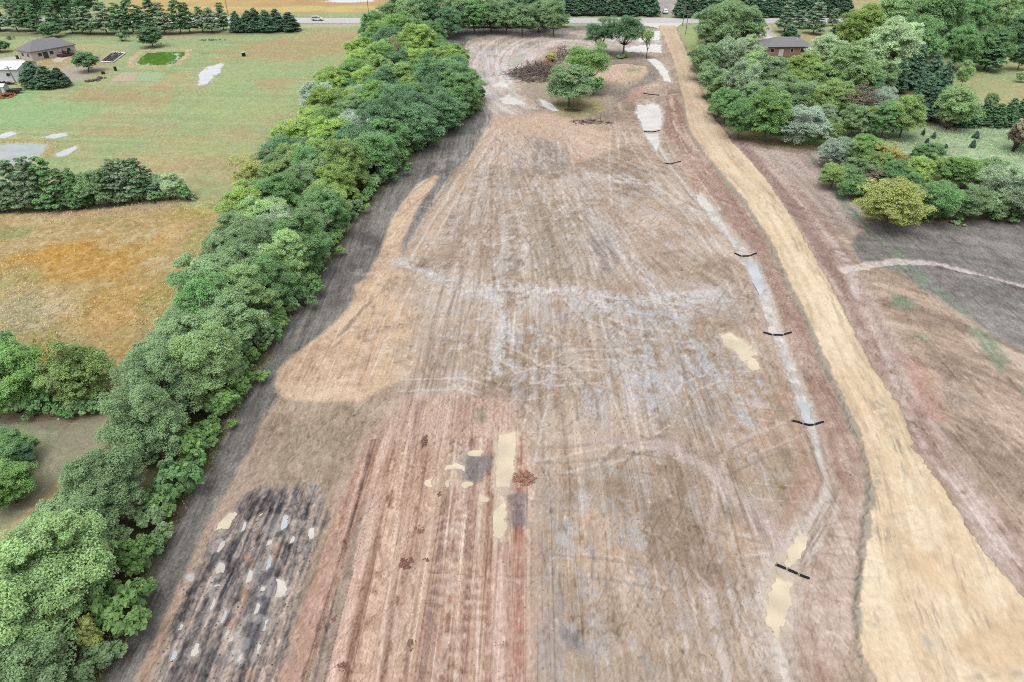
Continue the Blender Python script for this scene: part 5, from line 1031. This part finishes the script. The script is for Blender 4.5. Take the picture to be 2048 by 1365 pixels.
def window(root_wall, x, y, z, w_, h_, face):
    """framed window on a wall, face = outward direction in the house's own axes"""
    b = MB(); d = .09
    along = (1, 0) if face[1] else (0, 1)
    for s in (-1, 1):
        b.box((x + along[0] * s * w_ / 2 + face[0] * d / 2, y + along[1] * s * w_ / 2 + face[1] * d / 2, z), (.1 if along[0] else d, .1 if along[1] else d, h_ + .1))
        b.box((x + face[0] * d / 2, y + face[1] * d / 2, z + s * h_ / 2), ((w_ - .1) if along[0] else d, (w_ - .1) if along[1] else d, .1))
    f = b.build('window', M_TRIM, root_wall)
    g = MB(); g.box((x + face[0] * .03, y + face[1] * .03, z), ((w_ - .1) if along[0] else .04, (w_ - .1) if along[1] else .04, h_ - .1)); g.build('pane', M_GLASS, f)
def door(root, x, y, w_, h_, face, mat=M_TRIM):
    b = MB(); b.box((x + face[0] * .04, y + face[1] * .04, h_ / 2 + .12), (w_ if face[1] else .08, w_ if face[0] else .08, h_)); d = b.build('door', mat, root)
    k = MB(); k.box((x + face[0] * .11 + (w_ * .35 if face[1] else 0), y + face[1] * .11 + (w_ * .35 if face[0] else 0), 1.1), (.06, .06, .12)); k.build('handle', M_BLACK, d)
def walls(L_, W_, h_, mat, root):
    b = MB(); b.box((0, 0, h_ / 2 - .2), (L_, W_, h_ + .4)); return b.build('wall', mat, root)
# the grey-roofed house, upper left
c = at(98, 112); rz = math.atan2(15.5, 9.5)
ho = empty('brick_house', (c[0], c[1], .05), rz); tag(ho, 'pink brick house with a grey hip roof at the upper left', 'house'); ho.scale = (.82, .82, .92)
walls(17.5, 9.5, 2.9, M_BRICKP, ho); rf = hip_roof(17.5, 9.5, 3.0, 2.7, .6).build('roof', M_ROOF, ho)
b = MB(); b.box((-2, .8, 5.3), (.9, .9, 1.5)); b.build('chimney', M_BRICKP, rf)
for x_, y_ in [(3, 1.0), (4.2, -1.2), (-4, 1.6), (1, -1.4)]:
    b = MB(); b.tube([(x_, y_, 4.0), (x_, y_, 5.2)], .12, 8); b.build('roof_vent', M_TRIM, rf)
for x_ in (-5.5, -1.0, 6.0): window(ho, x_, -4.75, 1.6, 1.6, 1.2, (0, -1))
for y_ in (-2.4, 1.6): window(ho, -8.75, y_, 1.6, 1.5, 1.2, (-1, 0))
door(ho, 2.6, -4.75, 1.0, 2.1, (0, -1)); door(ho, -3.4, -4.75, 1.9, 2.1, (0, -1), M_GLASS)
# timber deck with railing on the near side
b = MB(); b.box((3.4, -6.6, .35), (5.6, 3.4, .7)); dk = b.build('deck', M_DARKW, ho)
for k in range(9):
    b = MB(); b.box((.75 + k * .66, -8.2, 1.15), (.09, .09, .9)); b.build('baluster', M_DARKW, dk)
b = MB(); b.box((3.4, -8.2, 1.64), (5.6, .12, .08)); b.box((.66, -6.6, 1.64), (.12, 3.1, .08)); b.box((6.14, -6.6, 1.64), (.12, 3.1, .08)); b.build('railing', M_DARKW, dk)
def local(o, x, y):
    cs, sn = math.cos(o.rotation_euler[2]), math.sin(o.rotation_euler[2]); x *= o.scale[0]; y *= o.scale[1]; return o.location[0] + x * cs - y * sn, o.location[1] + x * sn + y * cs
x, y = local(ho, 3.6, -6.7)
t = empty('patio_table', (x, y, .75), rz); tag(t, 'dark patio table on the timber deck of the pink house', 'table')
b = MB(); b.tube([(0, 0, .68), (0, 0, .74)], .75, 14); b.build('tabletop', M_BLACK, t)
b = MB(); b.tube([(0, 0, 0), (0, 0, .68)], .06, 8); b.tube([(0, 0, .0), (0, 0, .05)], .35, 10); b.build('pedestal', M_BLACK, t)
for k in range(4):
    a = k * math.pi / 2 + .5; x, y = local(ho, 3.6 + 1.15 * math.cos(a), -6.7 + 1.0 * math.sin(a))
    t = empty('patio_chair', (x, y, .75), rz + a - math.pi / 2); tag(t, 'dark patio chair round the table on the timber deck', 'chair', 'chairs round the patio table')
    b = MB(); b.box((0, 0, .45), (.5, .5, .06)); b.build('seat', M_BLACK, t)
    b = MB(); b.box((0, .24, .75), (.5, .05, .55)); b.build('backrest', M_BLACK, t)
    for sx in (-1, 1):
        for sy in (-1, 1):
            b = MB(); b.box((sx * .21, sy * .2, .21), (.05, .05, .42)); b.build('leg', M_BLACK, t)
x, y = local(ho, -9.8, 4.4)
t = empty('wheelie_bin', (x, y, .0), rz); tag(t, 'dark blue wheeled bin at the corner of the pink house', 'bin')
M_BLUE = simple('blue_plastic', (52, 66, 104), .5, .4)
b = MB(); b.box((0, 0, .55), (.55, .6, .95), 0, 1.15); b.build('body', M_BLUE, t); b = MB(); b.box((0, 0, 1.08), (.7, .76, .09)); b.build('lid', M_BLUE, t)
for s in (-1, 1):
    b = MB(); b.tube([(s * .3, .3, .12), (s * .36, .3, .12)], .12, 10); b.build('wheel', M_BLACK, t)
# white metal barn at the left edge
c = at(43, 163.5); L_, W_ = 24, 9.5
ho = empty('metal_barn', (c[0] - L_ / 2, c[1] + W_ / 2, 0)); tag(ho, 'long white metal barn with a shallow roof at the left edge', 'barn')
wl = walls(L_, W_, 3.3, M_METALW, ho)
b = MB(); b.extrude_x([(-W_ / 2, 3.31), (W_ / 2, 3.31), (0, 4.55)], -L_ / 2, L_ / 2); b.build('gable', M_METALW, wl)
b = MB()
for s in (-1, 1): b.add([(-L_ / 2 - .3, s * (W_ / 2 + .4), 3.36), (L_ / 2 + .3, s * (W_ / 2 + .4), 3.36), (L_ / 2 + .3, 0, 4.72), (-L_ / 2 - .3, 0, 4.72), (-L_ / 2 - .3, s * (W_ / 2 + .4), 3.26), (L_ / 2 + .3, s * (W_ / 2 + .4), 3.26), (L_ / 2 + .3, 0, 4.62), (-L_ / 2 - .3, 0, 4.62)], [(0, 1, 2, 3), (4, 7, 6, 5), (0, 4, 5, 1), (1, 5, 6, 2), (0, 3, 7, 4)])
b.build('roof', M_METALW, ho)
b = MB(); b.box((L_ / 2 + .05, 0, 1.5), (.08, 3.6, 3.0)); b.build('door', simple('barn_door', (196, 204, 204), .5, .4), ho)
for k in range(4): window(ho, L_ / 2 - 3 - 5 * k, -W_ / 2, 1.9, 1.2, .9, (0, -1))
# brick house on the right
c = at(1572, 113); L_, W_ = 15.5, 9
ho = empty('brick_house', (c[0] + .5, c[1] + W_ / 2, .05), R(2)); tag(ho, 'tan brick bungalow with a long grey roof behind the woods at right', 'house')
walls(L_, W_, 2.9, M_BRICKR, ho); rf = hip_roof(L_, W_, 3.0, 2.1, .6).build('roof', M_ROOF, ho)
door(ho, -2.6, -W_ / 2, 1.6, 2.1, (0, -1)); window(ho, .9, -W_ / 2, 1.8, .9, 1.2, (0, -1)); window(ho, 4.4, -W_ / 2, 1.8, 1.6, 1.2, (0, -1)); window(ho, -5.6, -W_ / 2, 1.8, 1.2, 1.2, (0, -1))
for x_, y_ in [(3, -1.8), (-1, -.8)]:
    b = MB(); b.tube([(x_, y_, 3.8), (x_, y_, 4.9)], .12, 8); b.build('roof_vent', M_TRIM, rf)
# farmhouse half hidden on the right
c = at(1890, 100)
ho = empty('farmhouse', (c[0] - 1, c[1] + 4, .05), R(-12)); tag(ho, 'white farmhouse with a steep grey roof half hidden by trees at right', 'house')
walls(10, 8, 3.0, M_METALW, ho); rf = hip_roof(10, 8, 3.1, 3.4, .4).build('roof', M_ROOF, ho); b = MB(); b.box((1.0, .6, 5.9), (.9, .9, 2.2)); b.build('chimney', M_BRICKR, rf)
door(ho, -1, -4, 1, 2.1, (0, -1), M_GLASS); window(ho, 2.4, -4, 1.8, 1.4, 1.2, (0, -1)); window(ho, -3.4, -4, 1.8, 1.2, 1.2, (0, -1)); window(ho, 5, 1, 1.8, 1.2, 1.2, (1, 0))
def shed(px, py, l, w_, h_, label, rz=0, mat=M_METALW):
    c = at(px, py); s = empty('garden_shed', (c[0], c[1] + w_ / 2, 0), rz); tag(s, label, 'shed')
    wl = walls(l, w_, h_, mat, s); b = MB(); b.extrude_x([(-w_ / 2, h_ + .01), (w_ / 2, h_ + .01), (0, h_ + w_ * .25)], -l / 2, l / 2); b.build('gable', mat, wl)
    b = MB()
    for q in (-1, 1): b.add([(-l / 2 - .15, q * (w_ / 2 + .15), h_ + .02), (l / 2 + .15, q * (w_ / 2 + .15), h_ + .02), (l / 2 + .15, 0, h_ + w_ * .3), (-l / 2 - .15, 0, h_ + w_ * .3), (-l / 2 - .15, q * (w_ / 2 + .15), h_ - .06), (l / 2 + .15, q * (w_ / 2 + .15), h_ - .06), (l / 2 + .15, 0, h_ + w_ * .27), (-l / 2 - .15, 0, h_ + w_ * .27)], [(0, 1, 2, 3), (4, 7, 6, 5), (0, 4, 5, 1), (1, 5, 6, 2), (0, 3, 7, 4)])
    b.build('roof', mat, s); b = MB(); b.box((0, -w_ / 2 - .04, h_ * .42), (l * .35, .07, h_ * .8)); b.build('door', M_GREYW, s)
shed(2, 189, 2.6, 2.2, 1.9, 'small white shed at the left frame edge below the barn'); shed(1941, 135, 2.2, 2.2, 2.0, 'small pale shed on the right lawn below the farmhouse', 0, simple('grey_shed', (170, 176, 178), .7, .3))
# ------------------------------------------------------------------ vehicles
def car(name, x, y, z, rz, label, cat, paint_c, pickup=False):
    t = empty(name, (x, y, z), rz); tag(t, label, cat)
    mp_ = simple('car_paint', paint_c, .3, .5, 1, .02)
    def shell(prof, hw, top_in):
        b = MB(); n = len(prof); zmax = max(q[1] for q in prof); zmin = min(q[1] for q in prof); vs = []
        for s in (-1, 1):
            for (px_, pz) in prof: vs.append((px_, s * (hw - top_in * max(0, (pz - zmin) / (zmax - zmin))), pz))
        b.add(vs, [tuple(range(n)), tuple(range(n, 2 * n))[::-1]] + [(i, n + i, n + (i + 1) % n, (i + 1) % n) for i in range(n)]); return b
    if pickup: body = [(-2.7, .45), (-2.7, 1.05), (-.75, 1.08), (.7, 1.1), (2.5, 1.0), (2.75, .8), (2.75, .45)]; cab = [(-.75, 1.09), (-.65, 1.75), (.35, 1.78), (1.05, 1.12)]
    else: body = [(-2.35, .42), (-2.4, .95), (-2.25, 1.08), (.75, 1.08), (2.1, .98), (2.38, .78), (2.38, .42)]; cab = [(-2.2, 1.09), (-1.95, 1.66), (-.2, 1.74), (.35, 1.70), (1.15, 1.10)]
    bd = shell(body, .93, .06).build('body', mp_, t); shell(cab, .86, .16).build('cabin', mp_, t)
    wn = [(q[0] * .93 + (.0), q[1] + (.06 if q[1] < 1.2 else -.09)) for q in cab]; cx_ = sum(q[0] for q in cab) / len(cab)
    b = shell(wn, .885, .165); b.build('side_window', M_GLASS, t)
    f0, f1 = cab[-1], cab[-2]; b = MB(); b.add([(f0[0] + .03 - .08, -.72, f0[1] + .06), (f0[0] - .05, .72, f0[1] + .06), (f1[0] + .05, .62, f1[1] - .06), (f1[0] + .05, -.62, f1[1] - .06), (f0[0] - .2, -.7, f0[1] + .02), (f0[0] - .2, .7, f0[1] + .02), (f1[0] - .1, .6, f1[1] - .1), (f1[0] - .1, -.6, f1[1] - .1)], [(0, 1, 2, 3), (7, 6, 5, 4), (0, 4, 5, 1), (1, 5, 6, 2), (2, 6, 7, 3), (3, 7, 4, 0)]); b.build('windscreen', M_GLASS, t)
    for sx in (-1.45, 1.5):
        for sy in (-1, 1):
            b = MB(); b.tube([(sx, sy * .70, .36), (sx, sy * .95, .36)], .36, 16); w_ = b.build('wheel', M_BLACK, t)
            b = MB(); b.tube([(sx, sy * .95, .36), (sx, sy * .965, .36)], .21, 12); b.build('rim', simple('rim', (170, 172, 176), .3, .5, metal=.6), w_)
    e = body[-1][0]
    for sy in (-1, 1):
        b = MB(); b.box((e - .05, sy * .66, .76), (.16, .36, .14)); b.build('headlight', M_TRIM, t)
        b = MB(); b.box((body[0][0] + .0, sy * .8, .86), (.1, .2, .22)); b.build('tail_light', simple('tail_red', (150, 30, 28), .3, .5), t)
    return t
x, y, _ = at(635, 41.5, .17); car('parked_car', x, y, .17, 0.0, 'silver white estate car driving on the highway at upper left', 'car', (222, 226, 230)).name = 'estate_car'
x, y, _ = at(1330, 27.5); car('pickup_truck', x, y, .1, R(-95), 'white pickup coming down the farm lane between the cedar screens', 'pickup', (232, 234, 236), True)
x, y, _ = at(1900, 105); car('pickup_truck', x, y, .05, R(160), 'white pickup parked below the half hidden farmhouse', 'pickup', (228, 230, 232), True)
# trailer by the barn
x, y, _ = at(31, 187); t = empty('flat_trailer', (x, y, .05), R(12)); tag(t, 'low black flatbed trailer on the grass below the barn', 'trailer')
b = MB(); b.box((0, 0, .62), (3.4, 1.7, .18)); b.build('bed', M_BLACK, t); b = MB(); b.box((2.2, 0, .55), (1.1, .12, .1)); b.build('drawbar', M_BLACK, t)
for s in (-1, 1):
    b = MB(); b.box((0, s * .82, .9), (3.3, .06, .3)); b.build('side_rail', M_BLACK, t)
    for q in (-.45, .45):
        b = MB(); b.tube([(q, s * .88, .34), (q, s * 1.06, .34)], .34, 12); b.build('wheel', M_BLACK, t)
# ------------------------------------------------------------------ poles
def pole(px, py, ty, label, lean=0.0):
    x, y, _ = at(px, py); h_ = height_at(y, ty); t = empty('utility_pole', (x, y, 0)); t.rotation_euler = (0, lean, 0); tag(t, label, 'utility pole')
    b = MB(); b.tube([(0, 0, -.3), (0, 0, h_)], [.17, .11], 8); b.build('pole', M_GREYW, t)
    b = MB(); b.box((0, 0, h_ - .6), (2.2, .12, .14)); ca = b.build('crossarm', M_GREYW, t)
    for s in (-1, -.35, .35, 1):
        b = MB(); b.tube([(s, 0, h_ - .53), (s, 0, h_ - .33)], .05, 6); b.build('insulator', M_TRIM, ca)
pole(1365, 52, 8, 'rear one of two utility poles beside the road top'); pole(1371, 69, 26, 'front one of two utility poles beside the road top'); pole(457, 33, -14, 'utility pole behind the end of the pine row'); pole(738, 34, -8, 'utility pole across the highway from the windbreak'); pole(32, 166, 132, 'leaning pole in front of the white barn', -.16)
# ------------------------------------------------------------------ yard things
q = [at(*p_) for p_ in [(200, 124.5), (226, 126.5), (251, 107.5), (225, 106)]]; c = np.mean([p_[:2] for p_ in q], 0)
gb = empty('garden_bed', (c[0], c[1], 0)); tag(gb, 'white framed kitchen garden bed with dark rows left of the green pond', 'garden bed')
ql = [(p_[0] - c[0], p_[1] - c[1]) for p_ in q]
b = MB(); b.prism([(a_ * .96, b_ * .96) for a_, b_ in ql], -.2, .12); b.build('soil', simple('bed_soil', (124, 114, 112), .95, .1, 3, .25, .5), gb)
b = MB()
for k in range(4): b.tube([ql[k] + (.2,), ql[(k + 1) % 4] + (.2,)], .2, 4)
b.build('frame', M_TRIM, gb)
for k in range(5):
    t_ = (k + .6) / 5.4; a_ = [ql[0][m] * (1 - t_) + ql[1][m] * t_ for m in (0, 1)]; e_ = [ql[3][m] * (1 - t_) + ql[2][m] * t_ for m in (0, 1)]
    b = MB(); r = random.Random(k)
    for s in np.linspace(.06, .94, 22):
        if r.random() < .7: b.lump((a_[0] * (1 - s) + e_[0] * s, a_[1] * (1 - s) + e_[1] * s, .3), .28, r)
    b.build('plant_row', simple('bed_plants', (76, 86, 76) if k % 2 else (100, 100, 104), .9, .1), gb)
def barrel(px, py, h_, r_, mat, label, lidm=None, cat='barrel'):
    x, y, _ = at(px, py); t = empty('barrel', (x, y, 0)); tag(t, label, cat)
    b = MB(); b.tube([(0, 0, -.05), (0, 0, h_ * .3), (0, 0, h_ * .7), (0, 0, h_)], [r_ * .92, r_, r_, r_ * .92], 14); b.build('body', mat, t)
    b = MB(); b.tube([(0, 0, h_ + .002), (0, 0, h_ + .09)], r_ * .96, 14); b.build('lid', lidm or mat, t)
barrel(488, 113, 1.2, .62, M_BLACK, 'dark barrel with a pale lid alone on the lawn', M_TRIM); barrel(231.5, 142, 1.1, .4, M_BLACK, 'small dark burn barrel near the garden plot'); barrel(207, 149, .7, .5, M_BLACK, 'squat black tub beside the garden plot')
x, y, _ = at(341, 141); t = empty('well_pipe', (x, y, 0)); tag(t, 'small white standpipe on the lawn below the green pond', 'standpipe'); b = MB(); b.tube([(0, 0, -.1), (0, 0, 1.1)], .09, 8); b.build('pipe', M_TRIM, t); b = MB(); b.tube([(-.1, 0, 1.0), (.45, 0, 1.12)], .08, 8); b.tube([(.45, 0, 1.12), (.45, 0, .85)], .07, 8); b.build('spout', M_TRIM, t)
def heap(name, px, py, rx, ry, hh, rl, n, c_, label, cat, seed, part=None):
    x, y, _ = at(px, py); r = random.Random(seed); b = MB()
    for k in range(n):
        a = r.random() * 6.28; d = r.random() ** .6
        b.lump((x + rx * d * math.cos(a), y + ry * d * math.sin(a), ground_z(x, y) + hh * (1 - d) * r.random() + rl * .2), rl * (.5 + .8 * r.random()), r)
    o = b.build(name, simple(name, c_, .95, .08, 4, .25)); tag(o, label, cat)
heap('scrap_heap', 11, 194, 2.4, 2.6, .9, .45, 60, (158, 96, 70), 'rusty scrap heap beside the small white shed', 'scrap heap', 1)
heap('log_pile', 10, 169, 3.6, 1.2, .8, .4, 60, (70, 62, 60), 'dark log pile in front of the white barn', 'log pile', 2)
heap('rubble_heap', 184, 163, 2.2, 1.2, .5, .35, 40, (110, 96, 90), 'brown rubble heap on the yard below the egg-shaped tree', 'rubble heap', 3)
heap('rubble_heap', 200, 158, 1.4, 1.4, .5, .35, 26, (104, 100, 98), 'small grey rubble heap right of the brown one', 'rubble heap', 4)
heap('ash_patch', 425, 81, 5, 1.0, .2, .35, 34, (118, 108, 104), 'dark burnt heap on the lawn in front of the cedar block', 'ash heap', 5)
heap('stone_pile', 408, 108, 2, .9, .25, .3, 26, (178, 156, 136), 'low pale stone pile right of the green pond', 'stone pile', 6)
x, y, _ = at(2030, 90); t = empty('garden_table', (x, y, 0)); tag(t, 'white garden table on the lawn at the right edge', 'table'); b = MB(); b.box((0, 0, .75), (2.2, 1.2, .08)); b.build('tabletop', M_TRIM, t)
for sx in (-.95, .95):
    for sy in (-.5, .5):
        b = MB(); b.box((sx, sy, .35), (.08, .08, .72)); b.build('leg', M_TRIM, t)
# ------------------------------------------------------------------ erosion wattles across the swale
M_SOCK = simple('black_sock', (40, 40, 44), .9, .15, 5, .3); M_STAKE = simple('wood_stake', (196, 172, 134), .9, .1)
W7 = [([(1286, 187), (1302, 190), (1319, 192)], 'uppermost black wattle, beside the mound above the white puddle'), ([(1287, 263), (1302, 264), (1320, 262)], 'black wattle cutting the large white puddle'), ([(1328, 326), (1345, 327), (1362, 324)], 'black wattle where the swale narrows below the white wedge'),
      ([(1468, 508), (1478, 511), (1496, 511), (1514, 508)], 'black wattle across the upper grey swale pool'), ([(1525, 666), (1545, 668), (1566, 669), (1584, 666)], 'black wattle right of the lone cream puddle'), ([(1582, 843), (1600, 846), (1622, 849), (1648, 844)], 'black wattle where the red bank widens'), ([(1551, 1127), (1575, 1137), (1598, 1147), (1620, 1159)], 'lowest and longest black wattle, at the head of the long cream pool')]
for pts, lab in W7:
    w3 = np.array([at(*p_)[:2] for p_ in pts]); c = w3.mean(0); t = empty('erosion_wattle', (c[0], c[1], 0)); tag(t, lab, 'erosion wattle', 'black wattles across the swale')
    s = np.concatenate([[0], np.cumsum(np.linalg.norm(np.diff(w3, axis=0), axis=1))]); n = max(3, int(round(s[-1] / 1.15)))
    def pt(d):
        x = np.interp(d, s, w3[:, 0]); y = np.interp(d, s, w3[:, 1]); return (x - c[0], y - c[1], max(ground_z(x, y), -.2) + .09)
    for k in range(n):
        d0, d1 = s[-1] * k / n + .03, s[-1] * (k + 1) / n - .03
        b = MB(); r_ = .10 + .015 * random.random(); b.tube([pt(d0), pt(d0 + .1), pt((d0 + d1) / 2), pt(d1 - .1), pt(d1)], [.06, r_, r_ * 1.05, r_, .06], 8); b.build('sock', M_SOCK, t, True)
        p_ = pt(d0 - .03); b = MB(); b.box((p_[0], p_[1] - .16, p_[2] + .1), (.05, .05, .7)); b.build('stake', M_STAKE, t)
# ------------------------------------------------------------------ brush pile and fallen wood
def branches(r, n, ext, lmin, lmax, rad, off=(0, 0)):
    b = MB()
    for k in range(n):
        a = r.random() * 6.28; d = r.random() ** .6; p = np.array([off[0] + ext[0] * d * math.cos(a), off[1] + ext[1] * d * math.sin(a), ext[2] * (1 - d ** 1.6) * r.random() + .1])
        e = np.array([r.gauss(0, 1), r.gauss(0, 1), r.gauss(0, .35)]); e /= np.linalg.norm(e); l = lmin + (lmax - lmin) * r.random(); q = p + e * l
        p[2] = max(p[2], .05); q[2] = max(q[2], .05); m = (p + q) / 2 + np.array([r.gauss(0, .12), r.gauss(0, .12), r.gauss(0, .1)]) * l * .5
        rr = rad * (.35 + .9 * r.random()); b.tube([p, m, q], [rr, rr * .8, rr * .3], 5)
    return b
x, y, _ = at(1082, 150); bp = empty('brush_pile', (x, y, 0)); tag(bp, 'heaped brush pile of dead branches on the island in the mud', 'brush pile')
branches(random.Random(3), 700, (9.5, 9.0, 3.0), 1.2, 4.4, .12).build('branches', simple('dead_branch', (130, 117, 109), .95, .1, 6, .3), bp)
branches(random.Random(4), 110, (3.0, 5.0, 2.8), .8, 2.4, .10, (2.4, 9.0)).build('red_branches', simple('red_branch', (160, 122, 96), .95, .1, 6, .3), bp)
b = branches(random.Random(8), 170, (12.0, 9.0, 2.2), 1.0, 4.0, .07); b.build('pale_branches', simple('pale_branch', (176, 160, 148), .95, .1), bp)
b = MB(); b.tube([(-2.4, -6.2, -.1), (-2.4, -6.2, .7)], [.75, .62], 12); b.build('stump', simple('cut_wood', (222, 190, 144), .8, .1), bp)
x, y, _ = at(1126, 118); b = branches(random.Random(9), 240, (3.6, 4.5, 5.5), .8, 2.6, .06); o = b.build('root_tangle', simple('grey_branch', (110, 100, 100), .95, .1, 6, .3)); o.location = (x, y, 0); tag(o, 'tall grey tangle of uprooted brush behind the brush pile', 'brush tangle')
for px, py, ex, n, lab in [(1182, 246, (5.2, 2.0, .6), 70, 'scattered fallen branches in front of the island'), (1136, 222, (1.8, 1.2, .5), 26, 'low dark brush at the foot of the front island tree'), (1150, 222, (1.6, .8, .3), 14, 'thin brush right of the front island tree foot')]:
    x, y, _ = at(px, py); o = branches(random.Random(n), n, ex, .6, 2.6, .06).build('fallen_branches', simple('fallen_branch', (96, 84, 80), .95, .1)); o.location = (x, y, 0); tag(o, lab, 'branches')
# ------------------------------------------------------------------ clods
for k, (px, py, rx, ry, hh, rl, n, c_, lab) in enumerate([(1049, 958, 1.15, 1.0, .5, .17, 90, (166, 124, 106), 'large heap of red clods right of the rectangular cream puddle'), (812, 1127, .55, .6, .2, .16, 26, (140, 104, 90), 'dark red clods in the middle of the red cut'), (838, 1060, .5, .5, .2, .12, 16, (150, 112, 98), 'small clods above the dark red clods'), (849, 884, .3, 1.0, .2, .14, 22, (134, 104, 92), 'line of dark clods at the top of the red cut'), (683, 1334, .5, .4, .2, .11, 22, (152, 114, 100), 'crumbled clods at the lower left of the red cut'), (824, 1290, .35, .6, .15, .1, 14, (138, 112, 100), 'few clods near the bottom of the red cut'), (878, 990, .22, .3, .15, .12, 8, (130, 102, 92), 'tiny clod cluster under the left cream puddle'), (852, 1120, .25, .2, .15, .1, 7, (134, 104, 92), 'tiny clod cluster right of the dark red clods'), (668, 1238, .25, .3, .12, .1, 8, (150, 108, 92), 'tiny clod cluster on the left lane of the red cut')]):
    heap('dirt_clods', px, py, rx, ry, hh, rl, n, c_, lab, 'dirt clods', 40 + k)
# scattered crumbs on the churned soil
def scatter(name, pts, n, r0, r1, c_, seed):
    pw = P(pts); r = random.Random(seed); lo, hi = pw.min(0), pw.max(0); b = MB(); k = 0
    while k < n:
        x, y = r.uniform(lo[0], hi[0]), r.uniform(lo[1], hi[1]); ins = False
        for m in range(len(pw)):
            a, e = pw[m], pw[(m + 1) % len(pw)]
            if (a[1] > y) != (e[1] > y) and x < (e[0] - a[0]) * (y - a[1]) / (e[1] - a[1]) + a[0]: ins = not ins
        if not ins: continue
        rl = r0 + (r1 - r0) * r.random() ** 3; b.lump((x, y, ground_z(x, y) + rl * .2), rl, r); k += 1
    tag(b.build(name, simple(name, c_, .95, .1, 3, .35)), kind='stuff')
scatter('soil_crumbs', char, 900, .03, .10, (112, 105, 106), 61)
scatter('red_crumbs', [(1400, 305), (1560, 540), (1640, 740), (1700, 900), (1725, 985), (1690, 985), (1640, 800), (1570, 640), (1490, 480)], 1500, .03, .12, (172, 142, 130), 62)
scatter('field_crumbs', [(560, 1380), (700, 900), (1500, 700), (1560, 1380)], 2600, .025, .08, (164, 144, 128), 63)
# tufts
def tufts(name, zmask, n, hmin, hmax, c_, seed, label=None):
    r = np.random.default_rng(seed); ids = np.nonzero(zmask)[0]; wgt = dz_row[ids // NC] ** 1.2; ids = r.choice(ids, n, p=wgt / wgt.sum())
    d = dz_row[ids // NC]; base = np.stack([X[ids] + r.normal(size=n) * .1, Y[ids] + r.normal(size=n) * .6, Z[ids] - .05], 1); m = 5
    base = np.repeat(base, m, 0); hh = (hmin + (hmax - hmin) * r.random(n * m)) * .8; a = r.random(n * m) * 6.28; sp = .12 + .2 * r.random(n * m)
    dirv = np.stack([np.cos(a), np.sin(a)], 1); w_ = .05 + .05 * r.random(n * m)
    side = np.stack([-dirv[:, 1], dirv[:, 0]], 1)
    foot = base.copy(); foot[:, :2] += dirv * .1
    v0 = foot.copy(); v0[:, :2] += side * w_[:, None]; v1 = foot.copy(); v1[:, :2] -= side * w_[:, None]
    v2 = foot.copy(); v2[:, :2] += dirv * (sp * hh * 1.6)[:, None]; v2[:, 2] += hh
    V = np.stack([v0, v1, v2], 1).reshape(-1, 3); me = np_mesh(name, V, np.arange(3 * n * m).reshape(-1, 3), M_LEAF)
    t_ = me.attributes.new('tint', 'FLOAT', 'FACE'); t_.data.foreach_set('value', np.clip(.5 + .25 * r.normal(size=n * m), 0, 1).astype(np.float32))
    o = link_mesh(name, me); o.color = alb(c_, 2.3); tag(o, kind='stuff'); return o
inf = (np.abs(X / np.repeat(dz_row, NC)) < .85)
pm = (ZONE == 1) & (X < 0) & inf & (MID + LOW > .98)
tufts('golden_grass', pm, 2000, .15, .35, (188, 160, 106), 71)
pm = (ZONE == 1) & (X < 0) & inf & (MID + LOW < 1.0)
tufts('dry_grass', pm, 4000, .15, .4, (186, 174, 136), 72)
pm = (ZONE == 1) & (X > 0) & inf
tufts('pasture_weeds', pm, 4000, .2, .5, (158, 182, 142), 73)
i, a, s, n_ = line([(258, 128), (272, 112), (290, 102), (335, 101), (378, 100), (380, 106), (356, 130), (320, 134), (264, 133), (258, 128)], .7, .4, .3); mk = np.zeros(N, bool); mk[i[a > .5]] = True
tufts('pond_reeds', mk & (Z > -.1), 260, .15, .4, (206, 192, 160), 74)
i, a, s, n_ = line([(-60, 332), (-50, 290), (20, 284), (70, 282), (104, 286), (100, 300), (80, 320), (45, 332), (0, 334)], .7, .4, .3); mk = np.zeros(N, bool); mk[i[a > .5]] = True
tufts('pond_grass', mk & (Z > -.1), 260, .15, .4, (176, 170, 124), 75)
i, a, s, n_ = line([(165, 1440), (262, 1210), (345, 1040), (480, 800), (570, 650), (690, 470), (770, 372), (860, 285)], .9, .4, .5); mk = np.zeros(N, bool); mk[i[a > .5]] = True
tufts('verge_weeds', mk & (FINE > .54), 1000, .12, .35, (140, 144, 100), 76)
